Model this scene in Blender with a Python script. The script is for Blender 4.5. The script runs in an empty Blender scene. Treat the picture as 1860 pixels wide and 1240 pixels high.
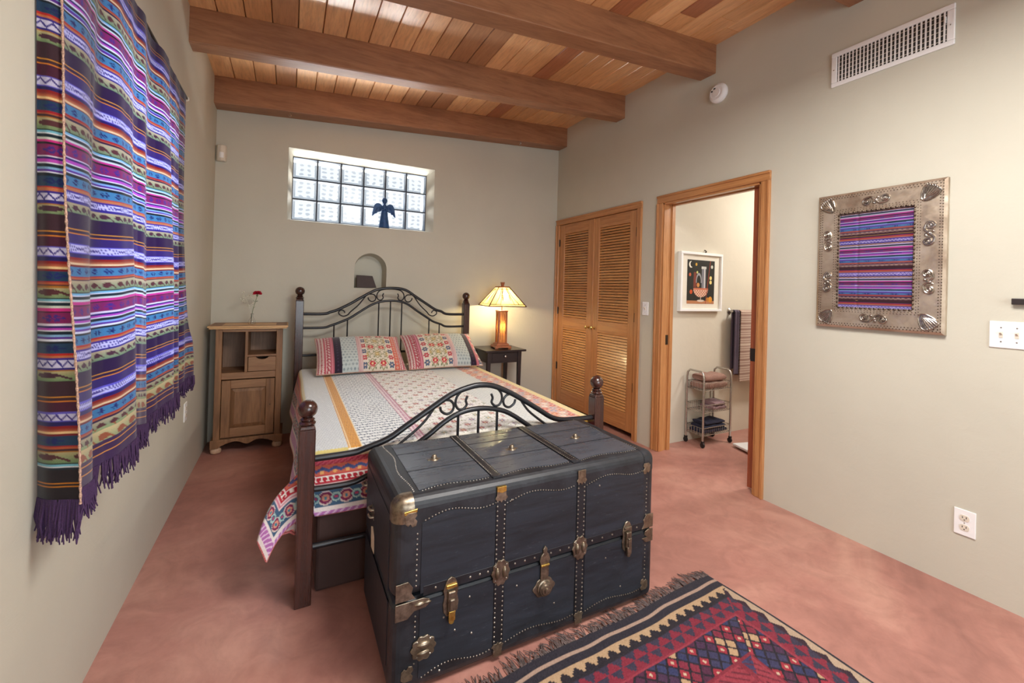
import bpy, math, random
import numpy as np
from mathutils import Vector, Matrix
random.seed(7); rng = np.random.default_rng(7)
PI = math.pi
SC = bpy.context.scene
COL = SC.collection
W = 3.2756                       # room width; origin = back left floor corner, camera looks towards +y

# ------------------------------------------------------------------ colour / materials
def L1(c):
    c = c / 255.0
    return c / 12.92 if c <= 0.04045 else ((c + 0.055) / 1.055) ** 2.4
def S(r, g, b): return (L1(r), L1(g), L1(b))
def lin(a):
    a = np.asarray(a, float) / 255.0
    return np.where(a <= 0.04045, a / 12.92, ((a + 0.055) / 1.055) ** 2.4)

class NT:
    def __init__(s, name):
        s.m = bpy.data.materials.new(name); s.m.use_nodes = True
        s.t = s.m.node_tree; s.n = s.t.nodes
        s.b = s.n['Principled BSDF']; s.out = s.n['Material Output']
    def node(s, typ, **k):
        n = s.n.new(typ)
        for a, v in k.items(): setattr(n, a, v)
        return n
    def link(s, a, b): s.t.links.new(a, b)
    def coord(s, scale=(1, 1, 1), src='Object', rot=(0, 0, 0)):
        tc = s.node('ShaderNodeTexCoord'); mp = s.node('ShaderNodeMapping')
        mp.inputs['Scale'].default_value = scale; mp.inputs['Rotation'].default_value = rot
        s.link(tc.outputs[src], mp.inputs['Vector']); return mp.outputs['Vector']
    def noise(s, vec, scale=5, detail=4, rough=.5, dist=0):
        n = s.node('ShaderNodeTexNoise'); n.inputs['Scale'].default_value = scale
        n.inputs['Detail'].default_value = detail; n.inputs['Roughness'].default_value = rough
        n.inputs['Distortion'].default_value = dist
        s.link(vec, n.inputs['Vector']); return n.outputs['Fac']
    def ramp(s, fac, stops):
        r = s.node('ShaderNodeValToRGB'); e = r.color_ramp.elements
        while len(e) < len(stops): e.new(.5)
        for el, (p, c) in zip(e, stops):
            el.position = p; el.color = (*c, 1)
        s.link(fac, r.inputs['Fac']); return r.outputs['Color']
    def mix(s, a, b, fac, mode='MIX'):
        m = s.node('ShaderNodeMix', data_type='RGBA', blend_type=mode)
        for sock, v in ((m.inputs[0], fac), (m.inputs[6], a), (m.inputs[7], b)):
            if hasattr(v, 'links'): s.link(v, sock)
            elif isinstance(v, tuple): sock.default_value = (*v, 1)
            else: sock.default_value = v
        return m.outputs[2]
    def bump(s, fac, strength=.2, dist=.01):
        b = s.node('ShaderNodeBump'); b.inputs['Strength'].default_value = strength
        b.inputs['Distance'].default_value = dist
        s.link(fac, b.inputs['Height']); s.link(b.outputs['Normal'], s.b.inputs['Normal'])
    def set(s, **k):
        for a, v in k.items():
            i = s.b.inputs[a.replace('_', ' ')]
            if hasattr(v, 'links'): s.link(v, i)
            else: i.default_value = (*v, 1) if isinstance(v, tuple) and len(v) == 3 else v
        return s

def plain(name, c, rough=.5, metal=0, var=.08, scale=30, bump=0, coat=0, spec=.5):
    m = NT(name); v = m.coord()
    f = m.noise(v, scale, 3)
    a = tuple(x * (1 - var) for x in c); b = tuple(min(1, x * (1 + var)) for x in c)
    m.set(Base_Color=m.ramp(f, [(.3, a), (.7, b)]), Roughness=rough, Metallic=metal, Coat_Weight=coat, Specular_IOR_Level=spec)
    if bump: m.bump(f, bump, .004)
    return m.m

def wood(name, c1, c2, axis='z', rough=.45, coat=0, fine=1.0, contrast=1.0, attr=False, stretch=14):
    m = NT(name)
    sc = {'x': (1, stretch, stretch), 'y': (stretch, 1, stretch), 'z': (stretch, stretch, 1)}[axis]
    v = m.coord(tuple(q * fine for q in sc))
    f1 = m.noise(v, 1.6, 6, .6, 1.2)
    f2 = m.noise(v, 9, 3, .6, .2)
    lo, hi = .5 - .18 / contrast, .5 + .18 / contrast
    col = m.ramp(f1, [(lo, c1), (hi, c2)])
    dark = m.ramp(f2, [(.30, (.55, .5, .45)), (.55, (1, 1, 1))])
    col = m.mix(col, dark, .45, 'MULTIPLY')
    if attr:
        a = m.node('ShaderNodeVertexColor', layer_name='Col')
        col = m.mix(col, a.outputs['Color'], 1.0, 'MULTIPLY')
    m.set(Base_Color=col, Roughness=rough, Coat_Weight=coat, Coat_Roughness=.16 if not attr else .30)
    m.bump(f2, .12, .002)
    return m.m

def vcol(name, rough=.8, weave=0, wscale=600, sheen=0, trans=0, bump=.2):
    m = NT(name)
    a = m.node('ShaderNodeVertexColor', layer_name='Col')
    v = m.coord()
    n = m.noise(v, wscale, 2, .5)
    col = m.mix(a.outputs['Color'], m.ramp(n, [(.3, (1 - weave,) * 3), (.7, (1, 1, 1))]), 1.0, 'MULTIPLY')
    m.set(Base_Color=col, Roughness=rough, Sheen_Weight=sheen, Specular_IOR_Level=.25)
    m.bump(n, bump, .002)
    if trans:
        tr = m.node('ShaderNodeBsdfTranslucent'); m.link(col, tr.inputs['Color'])
        mx = m.node('ShaderNodeMixShader'); mx.inputs[0].default_value = trans
        m.link(m.b.outputs[0], mx.inputs[1]); m.link(tr.outputs[0], mx.inputs[2])
        m.link(mx.outputs[0], m.out.inputs['Surface'])
    return m.m

def emit(name, c, strength):
    m = NT(name); e = m.node('ShaderNodeEmission')
    e.inputs['Color'].default_value = (*c, 1); e.inputs['Strength'].default_value = strength
    m.link(e.outputs[0], m.out.inputs['Surface']); return m.m

# ------------------------------------------------------------------ mesh builder (world coordinates)
class MB:
    def __init__(s): s.v = []; s.f = []; s.sm = []
    def add(s, vs, fs, smooth=False):
        k = len(s.v); s.v += [tuple(map(float, p)) for p in vs]
        s.f += [tuple(i + k for i in f) for f in fs]; s.sm += [smooth] * len(fs); return s
    def box(s, lo, hi):
        x0, y0, z0 = lo; x1, y1, z1 = hi
        if x0 > x1: x0, x1 = x1, x0
        if y0 > y1: y0, y1 = y1, y0
        if z0 > z1: z0, z1 = z1, z0
        vs = [(x, y, z) for z in (z0, z1) for y in (y0, y1) for x in (x0, x1)]
        return s.add(vs, [(0, 2, 3, 1), (4, 5, 7, 6), (0, 1, 5, 4), (2, 6, 7, 3), (0, 4, 6, 2), (1, 3, 7, 5)])
    def quad(s, a, b, c, d): return s.add([a, b, c, d], [(0, 1, 2, 3)])
    def frustum(s, c, z0, z1, h0, h1):
        x, y = c
        vs = [(x + a * h, y + b * h, z) for z, h in ((z0, h0), (z1, h1)) for a, b in ((-1, -1), (1, -1), (1, 1), (-1, 1))]
        return s.add(vs, [(3, 2, 1, 0), (4, 5, 6, 7)] + [(i, (i + 1) % 4, 4 + (i + 1) % 4, 4 + i) for i in range(4)])
    def tube(s, pts, r, n=8, caps=True, closed=False):
        P = [Vector(p) for p in pts]; N = len(P)
        rs = r if isinstance(r, (list, tuple)) else [r] * N
        T = []
        for i in range(N):
            if closed: t = P[(i + 1) % N] - P[i - 1]
            else: t = P[min(i + 1, N - 1)] - P[max(i - 1, 0)]
            T.append(t.normalized())
        up = Vector((0, 0, 1)) if abs(T[0].z) < .9 else Vector((1, 0, 0))
        a = T[0].cross(up).normalized(); vs = []
        for i in range(N):
            a = (a - T[i] * a.dot(T[i])).normalized(); b = T[i].cross(a)
            for j in range(n):
                q = 2 * PI * j / n
                vs.append(P[i] + (a * math.cos(q) + b * math.sin(q)) * rs[i])
        fs = []
        for i in range(N if closed else N - 1):
            i2 = (i + 1) % N
            for j in range(n): fs.append((i * n + j, i * n + (j + 1) % n, i2 * n + (j + 1) % n, i2 * n + j))
        s.add(vs, fs, True)
        if caps and not closed:
            s.add(vs[:n], [tuple(range(n))[::-1]]); s.add(vs[-n:], [tuple(range(n))])
        return s
    def lathe(s, c, prof, axis='z', n=20, smooth=True):
        # prof: (radius, height along axis) ; c: base point
        vs = []
        for r, h in prof:
            for j in range(n):
                q = 2 * PI * j / n; a, b = r * math.cos(q), r * math.sin(q)
                p = {'z': (a, b, h), 'x': (h, a, b), 'y': (b, h, a)}[axis]
                vs.append((c[0] + p[0], c[1] + p[1], c[2] + p[2]))
        fs = [(i * n + j, i * n + (j + 1) % n, (i + 1) * n + (j + 1) % n, (i + 1) * n + j) for i in range(len(prof) - 1) for j in range(n)]
        fs += [tuple(range(n))[::-1], tuple(range((len(prof) - 1) * n, len(prof) * n))]
        k = len(fs); s.add(vs, fs, smooth); s.sm[-1] = s.sm[-2] = False
        return s
    def ball(s, c, r, n=16, sq=(1, 1, 1)):
        m = n // 2; vs = [(c[0], c[1], c[2] - r * sq[2])]
        for i in range(1, m):
            t = PI * i / m - PI / 2
            for j in range(n):
                q = 2 * PI * j / n
                vs.append((c[0] + r * sq[0] * math.cos(t) * math.cos(q), c[1] + r * sq[1] * math.cos(t) * math.sin(q), c[2] + r * sq[2] * math.sin(t)))
        vs.append((c[0], c[1], c[2] + r * sq[2])); e = len(vs) - 1
        fs = [(0, 1 + (j + 1) % n, 1 + j) for j in range(n)]
        for i in range(m - 2):
            for j in range(n): fs.append((1 + i * n + j, 1 + i * n + (j + 1) % n, 1 + (i + 1) * n + (j + 1) % n, 1 + (i + 1) * n + j))
        fs += [(e, 1 + (m - 2) * n + j, 1 + (m - 2) * n + (j + 1) % n) for j in range(n)]
        return s.add(vs, fs, True)
    def prism(s, outline, frame, d0, d1):
        # outline: 2D points; frame(a, b, d) -> xyz
        n = len(outline)
        vs = [frame(a, b, d0) for a, b in outline] + [frame(a, b, d1) for a, b in outline]
        fs = [tuple(range(n))[::-1], tuple(range(n, 2 * n))] + [(i, (i + 1) % n, n + (i + 1) % n, n + i) for i in range(n)]
        return s.add(vs, fs)
    def dome(s, c, r, axis='y-', n=6):
        # small nail head: half sphere in two rings
        ax = {'y-': (Vector((1, 0, 0)), Vector((0, 0, 1)), Vector((0, -1, 0))), 'z+': (Vector((1, 0, 0)), Vector((0, 1, 0)), Vector((0, 0, 1))),
              'x-': (Vector((0, 1, 0)), Vector((0, 0, 1)), Vector((-1, 0, 0)))}[axis]
        c = Vector(c); vs = []
        for rr, h in ((1, 0), (.7, .55)):
            for j in range(n):
                q = 2 * PI * j / n
                vs.append(c + ax[0] * r * rr * math.cos(q) + ax[1] * r * rr * math.sin(q) + ax[2] * r * h)
        vs.append(c + ax[2] * r * .8)
        fs = [(j, (j + 1) % n, n + (j + 1) % n, n + j) for j in range(n)] + [(n + j, n + (j + 1) % n, 2 * n) for j in range(n)]
        return s.add(vs, fs, True)
    def rotz(s, ang, c, k0=0):
        ca, sa = math.cos(ang), math.sin(ang)
        for i in range(k0, len(s.v)):
            x, y, z = s.v[i]; x -= c[0]; y -= c[1]
            s.v[i] = (c[0] + x * ca - y * sa, c[1] + x * sa + y * ca, z)
        return s
    def shift(s, d):
        s.v = [(x + d[0], y + d[1], z + d[2]) for x, y, z in s.v]; return s

ORG = {}
def origin_of(o): return ORG[o.name]
def tag(o, label=None, cat=None, group=None, kind=None):
    if label: o['label'] = label
    if cat: o['category'] = cat
    if group: o['group'] = group
    if kind: o['kind'] = kind
    return o
def thing(name, loc, label, cat, group=None, kind=None):
    o = bpy.data.objects.new(name, None); COL.objects.link(o)
    o.empty_display_size = .05; o.location = loc; ORG[o.name] = Vector(loc)
    return tag(o, label, cat, group, kind)
def link_mesh(name, me, mat, parent, base):
    o = bpy.data.objects.new(name, me); COL.objects.link(o)
    if mat: me.materials.append(mat)
    if parent is not None:
        o.parent = parent
        o.location = Vector(base) - origin_of(parent)
    else: o.location = base
    ORG[o.name] = Vector(base)
    return o
def build(name, mb, mat, parent=None, base=None, bevel=0, seg=2, label=None):
    if base is None: base = origin_of(parent) if parent is not None else Vector((0, 0, 0))
    base = Vector(base)
    me = bpy.data.meshes.new(name)
    me.from_pydata([(x - base.x, y - base.y, z - base.z) for x, y, z in mb.v], [], mb.f)
    me.polygons.foreach_set('use_smooth', mb.sm)
    me.validate(); me.update()
    if any(mb.sm): me.set_sharp_from_angle(angle=math.radians(42))
    o = link_mesh(name, me, mat, parent, base)
    if bevel:
        b = o.modifiers.new('bevel', 'BEVEL'); b.width = bevel; b.segments = seg
        b.limit_method = 'ANGLE'; b.angle_limit = math.radians(50); b.harden_normals = False
    if label: o['label'] = label
    return o
def grid_mesh(name, X, Y, Z, colors, mat, parent=None, base=(0, 0, 0), smooth=True, wrap=False, thick=0):
    # X, Y, Z arrays (nv, nu); colors (nv, nu, 3) sRGB 0..255
    nv, nu = X.shape; base = Vector(base)
    co = np.stack([X - base.x, Y - base.y, Z - base.z], -1).reshape(-1, 3).astype(np.float32)
    i = np.arange(nv * nu).reshape(nv, nu)
    q = np.stack([i[:-1, :-1], i[:-1, 1:], i[1:, 1:], i[1:, :-1]], -1).reshape(-1, 4)
    me = bpy.data.meshes.new(name)
    me.vertices.add(len(co)); me.vertices.foreach_set('co', co.ravel())
    me.loops.add(q.size); me.loops.foreach_set('vertex_index', q.ravel().astype(np.int32))
    me.polygons.add(len(q)); me.polygons.foreach_set('loop_start', np.arange(0, q.size, 4, dtype=np.int32))
    me.polygons.foreach_set('use_smooth', np.full(len(q), smooth))
    me.update(calc_edges=True)
    if colors is not None:
        ca = me.color_attributes.new('Col', 'FLOAT_COLOR', 'POINT')
        c4 = np.ones((nv * nu, 4), np.float32); c4[:, :3] = lin(np.clip(colors, 0, 255)).reshape(-1, 3)
        ca.data.foreach_set('color', c4.ravel())
    o = link_mesh(name, me, mat, parent, base)
    if thick:
        s = o.modifiers.new('thick', 'SOLIDIFY'); s.thickness = thick; s.offset = -1
    return o
def spline(pts, k=8, closed=False):
    P = [np.array(p, float) for p in pts]; n = len(P); out = []
    for i in range(n if closed else n - 1):
        if closed: a, b, c, d = P[i - 1], P[i], P[(i + 1) % n], P[(i + 2) % n]
        else: a, b, c, d = P[max(i - 1, 0)], P[i], P[i + 1], P[min(i + 2, n - 1)]
        for j in range(k):
            t = j / k
            out.append(.5 * ((2 * b) + (c - a) * t + (2 * a - 5 * b + 4 * c - d) * t * t + (3 * b - a - 3 * c + d) * t ** 3))
    if not closed: out.append(P[-1])
    return [tuple(p) for p in out]

# ------------------------------------------------------------------ materials
def plaster(name, c):
    m = NT(name); v = m.coord()
    f = m.noise(v, 1.6, 5, .55); g = m.noise(v, 9, 6, .6, .6); h = m.noise(v, 120, 2)
    c2 = tuple(x * .94 for x in c)
    m.set(Base_Color=m.ramp(f, [(.35, c2), (.65, c)]), Roughness=.72, Specular_IOR_Level=.3)
    mx = m.node('ShaderNodeMath', operation='MULTIPLY_ADD'); m.link(g, mx.inputs[0]); mx.inputs[1].default_value = 1.0
    sc = m.node('ShaderNodeMath', operation='MULTIPLY'); m.link(h, sc.inputs[0]); sc.inputs[1].default_value = .05
    m.link(sc.outputs[0], mx.inputs[2]); m.bump(mx.outputs[0], .16, .012)
    return m.m
M = {}
M['wall'] = plaster('tan plaster', S(198, 194, 179))
M['bath'] = plaster('pale plaster', S(208, 200, 184))
def floor_mat():
    m = NT('stained concrete'); v = m.coord()
    f = m.noise(v, 1.3, 6, .6, 1.0); g = m.noise(m.coord((1, 1, 1), rot=(0, 0, .6)), 7, 6, .65, 1.5); h = m.noise(v, 60, 3)
    c = m.ramp(f, [(.3, S(147, 102, 92)), (.5, S(171, 120, 108)), (.72, S(192, 145, 129))])
    c = m.mix(c, m.ramp(g, [(.3, (.72, .68, .68)), (.6, (1, 1, 1))]), .7, 'MULTIPLY')
    c = m.mix(c, m.ramp(h, [(.3, (.9, .9, .9)), (.7, (1, 1, 1))]), .4, 'MULTIPLY')
    m.set(Base_Color=c, Roughness=m.ramp(g, [(.3, (.42,) * 3), (.7, (.56,) * 3)]), Specular_IOR_Level=.45)
    m.bump(g, .10, .006); return m.m
M['floor'] = floor_mat()
M['plank'] = wood('cedar planks', S(226, 180, 130), S(246, 208, 160), 'y', .38, 1.0, 1, 1, attr=True, stretch=10)
M['beam'] = wood('stained beam', S(136, 90, 62), S(172, 122, 86), 'x', .5, .1, .9, .8, stretch=9)
M['oak'] = wood('honey oak trim', S(170, 112, 66), S(198, 142, 90), 'z', .36, .3, 1, 1, stretch=22)
M['oakh'] = wood('honey oak trim across', S(170, 112, 66), S(198, 142, 90), 'y', .36, .3, 1, 1, stretch=22)
M['louver'] = wood('pine louvers', S(180, 120, 66), S(208, 152, 94), 'y', .38, .25, 1, 1, stretch=16)
M['redwood'] = wood('pocket door edge', S(140, 72, 46), S(160, 86, 56), 'z', .4, .2)
M['pine'] = wood('weathered pine', S(110, 76, 50), S(152, 110, 74), 'z', .55, .05, 1, .8, stretch=12)
M['pineh'] = wood('weathered pine across', S(122, 86, 58), S(162, 120, 84), 'x', .5, .05, 1, .8, stretch=12)
M['pinetop'] = wood('pale pine top', S(196, 152, 104), S(222, 184, 136), 'x', .5, .05, 1, .9, stretch=12)
M['pineback'] = wood('grey pine boards', S(112, 84, 66), S(146, 114, 92), 'z', .6, 0, 1, .7, stretch=16)
M['foot'] = wood('pale turned wood', S(196, 160, 130), S(214, 182, 152), 'z', .5)
M['cherry'] = wood('dark cherry', S(46, 24, 20), S(68, 36, 29), 'z', .25, .35, 1, 1, stretch=20)
M['boxbase'] = plain('dark brown fabric', S(64, 42, 38), .75, 0, .12, 8)
M['iron'] = plain('black iron', S(34, 34, 38), .34, .2, .1, 60, 0, .1)
M['espresso'] = plain('espresso wood', S(42, 34, 36), .35, 0, .15, 20, 0, .2)
M['chrome'] = plain('brushed steel', S(190, 186, 180), .25, .9, .06, 40)
M['brass'] = plain('polished brass', S(226, 196, 128), .18, 1, .06, 40)
M['white'] = plain('white plastic', S(236, 236, 236), .4, 0, .02, 20)
M['ivory'] = plain('ivory plastic', S(216, 206, 190), .4, 0, .03, 20)
M['black'] = plain('black plastic', S(26, 25, 28), .4, 0, .1, 20)
M['dark'] = plain('dark recess', S(40, 38, 38), .8, 0, .1, 10)
M['hinge'] = plain('dark bronze', S(62, 50, 40), .4, .6, .1, 40)
M['angel'] = plain('blue green figurine', S(48, 84, 132), .5, .2, .25, 30, .2)
M['book'] = plain('dark brown leather', S(62, 48, 46), .55, 0, .1, 30)
M['copper'] = plain('copper wood', S(168, 96, 56), .35, .25, .15, 25)
M['coppdark'] = plain('dark lead', S(92, 58, 36), .4, .5, .15, 25)
M['mattress'] = plain('mattress cloth', S(222, 216, 206), .9)
M['cloth_dark'] = plain('dark navy towel', S(34, 34, 54), .95, 0, .35, 240, .5)
M['cloth_brown'] = plain('taupe towel', S(150, 116, 104), .95, 0, .25, 240, .5)
M['cloth_mauve'] = plain('mauve towel', S(140, 112, 116), .95, 0, .25, 240, .5)
M['towel_dk'] = plain('plum towel', S(84, 72, 86), .95, 0, .2, 240, .5)
M['fringe'] = plain('plum yarn', S(60, 36, 72), .9, 0, .25, 300)
M['rugfringe'] = plain('grey brown yarn', S(92, 78, 76), .9, 0, .6, 120)
M['paper'] = plain('aged paper', S(206, 190, 168), .8, 0, .12, 60)
M['matboard'] = plain('pale mat board', S(222, 216, 202), .8, 0, .02, 20)
M['duct'] = plain('grey duct', S(64, 62, 60), .8, 0, .1, 10)
M['green'] = plain('stem green', S(96, 112, 74), .6, 0, .15, 60)
M['petal'] = plain('crimson petals', S(196, 28, 56), .6, 0, .25, 90)
M['baby'] = plain('dry sprig', S(206, 204, 186), .7, 0, .1, 60)
M['hem'] = plain('rose hem', S(206, 120, 120), .85, 0, .25, 200)
M['trim_white'] = plain('cream braid', S(176, 142, 124), .85, 0, .5, 300)
def glass_mat(name, c=(1, 1, 1), rough=0.0):
    m = NT(name); m.set(Base_Color=c, Roughness=rough, Transmission_Weight=1.0, IOR=1.3); return m.m
M['glass'] = glass_mat('clear glass')
def trunk_hide(name, c1, c2, rough, streak, lo=.32, add=.5):
    m = NT(name); v = m.coord((1, 6, 9) if streak else (4, 4, 4))
    f = m.noise(v, 4, 7, .65, .6); g = m.noise(m.coord((2, 9, 14)), 14, 4, .7); h = m.noise(m.coord(), 90, 2)
    c = m.ramp(f, [(lo, c1), (1 - lo, c2)])
    c = m.mix(c, m.ramp(g, [(.62, (0, 0, 0)), (.80, S(96, 98, 106))]), .5, 'ADD')
    m.set(Base_Color=c, Roughness=m.ramp(f, [(.3, (rough - .03,) * 3), (.7, (rough + .03,) * 3)]))
    m.bump(h, .12, .002); return m.m
M['canvas'] = trunk_hide('navy canvas', S(17, 21, 27), S(33, 38, 48), .5, True)
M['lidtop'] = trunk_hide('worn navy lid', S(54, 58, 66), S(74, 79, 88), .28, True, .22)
M['binding'] = trunk_hide('black binding', S(14, 15, 20), S(36, 38, 44), .46, False)
M['strap'] = trunk_hide('black strap', S(12, 12, 15), S(28, 28, 34), .45, False)
def oldmetal(name, c1, c2, rough=.36):
    m = NT(name); v = m.coord(); f = m.noise(v, 60, 6, .65); g = m.noise(v, 16, 4)
    m.set(Base_Color=m.mix(m.ramp(f, [(.35, c1), (.65, c2)]), m.ramp(g, [(.35, (.55, .5, .46)), (.65, (1, 1, 1))]), .8, 'MULTIPLY'), Metallic=.85, Roughness=rough)
    m.bump(f, .2, .002); return m.m
M['oldbrass'] = oldmetal('tarnished brass', S(118, 106, 92), S(164, 150, 130))
M['oldgold'] = oldmetal('yellow brass', S(206, 164, 76), S(236, 204, 116), .26)
M['stud'] = oldmetal('nail steel', S(140, 134, 126), S(190, 184, 172), .3)
def tin():
    m = NT('embossed tin'); v = m.coord(); f = m.noise(v, 6, 5, .6, .6); g = m.noise(v, 40, 4)
    m.set(Base_Color=m.ramp(f, [(.3, S(160, 138, 118)), (.55, S(200, 184, 164)), (.8, S(222, 212, 198))]), Metallic=.75, Roughness=m.ramp(g, [(.3, (.28,) * 3), (.7, (.45,) * 3)]))
    m.bump(g, .06, .003); return m.m
M['tin'] = tin()
M['tinmotif'] = oldmetal('polished tin relief', S(150, 140, 132), S(206, 198, 188), .22)
M['tindot'] = oldmetal('punched tin', S(84, 70, 60), S(120, 104, 90), .4)
M['weave'] = vcol('woven textile', .75, .30, 900, .25, .16)
M['weave2'] = vcol('woven panel', .75, .2, 900, .2)
M['quilt'] = vcol('quilted cotton', .9, .10, 160, .3, 0, .5)
M['rug'] = vcol('kilim wool', .95, .35, 700, .1, 0, .5)
M['towel_stripe'] = vcol('striped towel', .95, .25, 500, .2, 0, .5)
M['print'] = vcol('printed paper', .5, .02, 100)

# ------------------------------------------------------------------ room shell
def slab_with_holes(mb, frame, a0, a1, b0, b1, holes, d0, d1):
    """front (d0) and back (d1) faces of a wall with rectangular holes, plus the hole reveals"""
    A = sorted({a0, a1, *[h[0] for h in holes], *[h[1] for h in holes]}); B = sorted({b0, b1, *[h[2] for h in holes], *[h[3] for h in holes]})
    for i in range(len(A) - 1):
        for j in range(len(B) - 1):
            ca, cb = (A[i] + A[i + 1]) / 2, (B[j] + B[j + 1]) / 2
            if any(h[0] < ca < h[1] and h[2] < cb < h[3] for h in holes): continue
            for d in (d0, d1):
                mb.quad(frame(A[i], B[j], d), frame(A[i + 1], B[j], d), frame(A[i + 1], B[j + 1], d), frame(A[i], B[j + 1], d))
    for h in holes:
        if len(h) > 4: continue
        c = [(h[0], h[2]), (h[1], h[2]), (h[1], h[3]), (h[0], h[3])]
        for k in range(4):
            p, q = c[k], c[(k + 1) % 4]
            if p[1] <= 0 and q[1] <= 0: continue
            mb.quad(frame(*p, d0), frame(*q, d0), frame(*q, d1), frame(*p, d1))
def rim(mb, frame, a0, a1, b0, b1, d0, d1):
    c = [(a0, b0), (a1, b0), (a1, b1), (a0, b1)]
    for k in range(1, 4):
        p, q = c[k], c[(k + 1) % 4]
        mb.quad(frame(*p, d0), frame(*q, d0), frame(*q, d1), frame(*p, d1))
YF = -6.2; ZT = 3.35
FB = lambda a, b, d: (a, d, b)                 # back wall: a = x, b = z
FR = lambda a, b, d: (W + d, a, b)             # right wall: a = y
FL = lambda a, b, d: (-d, a, b)                # left wall
FF = lambda a, b, d: (a, YF - d, b)            # wall behind the camera

# back wall: glass block opening with splayed plaster reveal, arched niche
mb = MB()
wo = (.521, 1.8166, 1.845, 2.467); wi = (.556, 1.762, 1.862, 2.420)
nx0, nx1, nz0, nzs, nr = 1.083, 1.372, 1.272, 1.452, .1445
slab_with_holes(mb, FB, -.3, W + .3, 0, ZT, [(*wo, 1), (nx0, nx1, nz0, nzs + nr, 1)], 0, .30)
oc = [(wo[0], wo[2]), (wo[1], wo[2]), (wo[1], wo[3]), (wo[0], wo[3])]; ic = [(wi[0], wi[2]), (wi[1], wi[2]), (wi[1], wi[3]), (wi[0], wi[3])]
for k in range(4):
    o0, o1, i0, i1 = oc[k], oc[(k + 1) % 4], ic[k], ic[(k + 1) % 4]
    mb.quad(FB(*o0, 0), FB(*o1, 0), FB(*i1, .10), FB(*i0, .10))
    mb.quad(FB(*i0, .10), FB(*i1, .10), FB(*i1, .30), FB(*i0, .30))
rim(mb, FB, -.3, W + .3, 0, ZT, 0, .30)
arc = [(nx1 - nr + nr * math.cos(t), nzs + nr * math.sin(t)) for t in np.linspace(0, PI, 25)]
ncx = (nx0 + nx1) / 2
for k in range(24):                            # plaster above the arch, inside the cut square
    p, q = arc[k], arc[k + 1]
    mb.quad(FB(*p, 0), FB(*q, 0), FB(q[0], nzs + nr, 0), FB(p[0], nzs + nr, 0))
out = [(nx0, nz0), (nx1, nz0)] + arc
ND = .15
tp = lambda p: (ncx + (p[0] - ncx) * .90, nz0 + (p[1] - nz0) * .95)
for k in range(len(out)):
    p, q = out[k], out[(k + 1) % len(out)]
    mb.quad(FB(*p, 0), FB(*q, 0), FB(*tp(q), ND), FB(*tp(p), ND))
mb.add([FB(*tp(p), ND) for p in out], [tuple(range(len(out)))])
tag(build('wall_back', mb, M['wall']), kind='structure')

mb = MB()
LW = (-2.45, -1.55, 1.0, 2.15)
slab_with_holes(mb, FL, YF - .25, .3, 0, ZT, [LW], 0, .22); rim(mb, FL, YF - .25, .3, 0, ZT, 0, .22)
tag(build('wall_left', mb, M['wall']), kind='structure')
mb = MB()
CL = (-1.318, -.062, 0, 2.052); BD = (-2.43, -1.602, 0, 2.04)
slab_with_holes(mb, FR, YF - .25, .3, 0, ZT, [CL, BD], 0, .12); rim(mb, FR, YF - .25, .3, 0, ZT, 0, .12)
tag(build('wall_right', mb, M['wall']), kind='structure')
mb = MB(); FILL_WIN = (.5, 2.7, .25, 2.35)  # opening added behind the viewpoint to let in fill light
slab_with_holes(mb, FF, -.22, W + .12, 0, ZT, [FILL_WIN], 0, .22); rim(mb, FF, -.22, W + .12, 0, ZT, 0, .22)
tag(build('wall_front', mb, M['wall']), kind='structure')
mb = MB().box((-.3, YF - .3, -.1), (5.6, .3, 0))
tag(build('floor', mb, M['floor']), kind='structure')
# bathroom and closet shell
mb = MB().box((W + .12, -1.505, 0), (5.5, -1.42, 2.75)); tag(build('wall_bathroom_back', mb, M['bath']), kind='structure')
mb = MB().box((5.3, -3.9, 0), (5.4, -1.505, 2.75)); tag(build('wall_bathroom_side', mb, M['bath']), kind='structure')
mb = MB().box((W + .12, -3.9, 0), (5.4, -3.8, 2.75)); tag(build('wall_bathroom_front', mb, M['bath']), kind='structure')
mb = MB().box((W + .12, -3.9, 2.65), (5.4, -1.42, 2.75)); tag(build('ceiling_bathroom', mb, M['bath']), kind='structure')
mb = MB().box((3.98, -1.42, 0), (4.05, .1, 2.4)).box((W + .12, -1.42, 2.35), (4.05, .1, 2.4)).box((W + .1, 0, 0), (4.05, .1, 2.4)); tag(build('wall_closet', mb, M['wall']), kind='structure')

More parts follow.
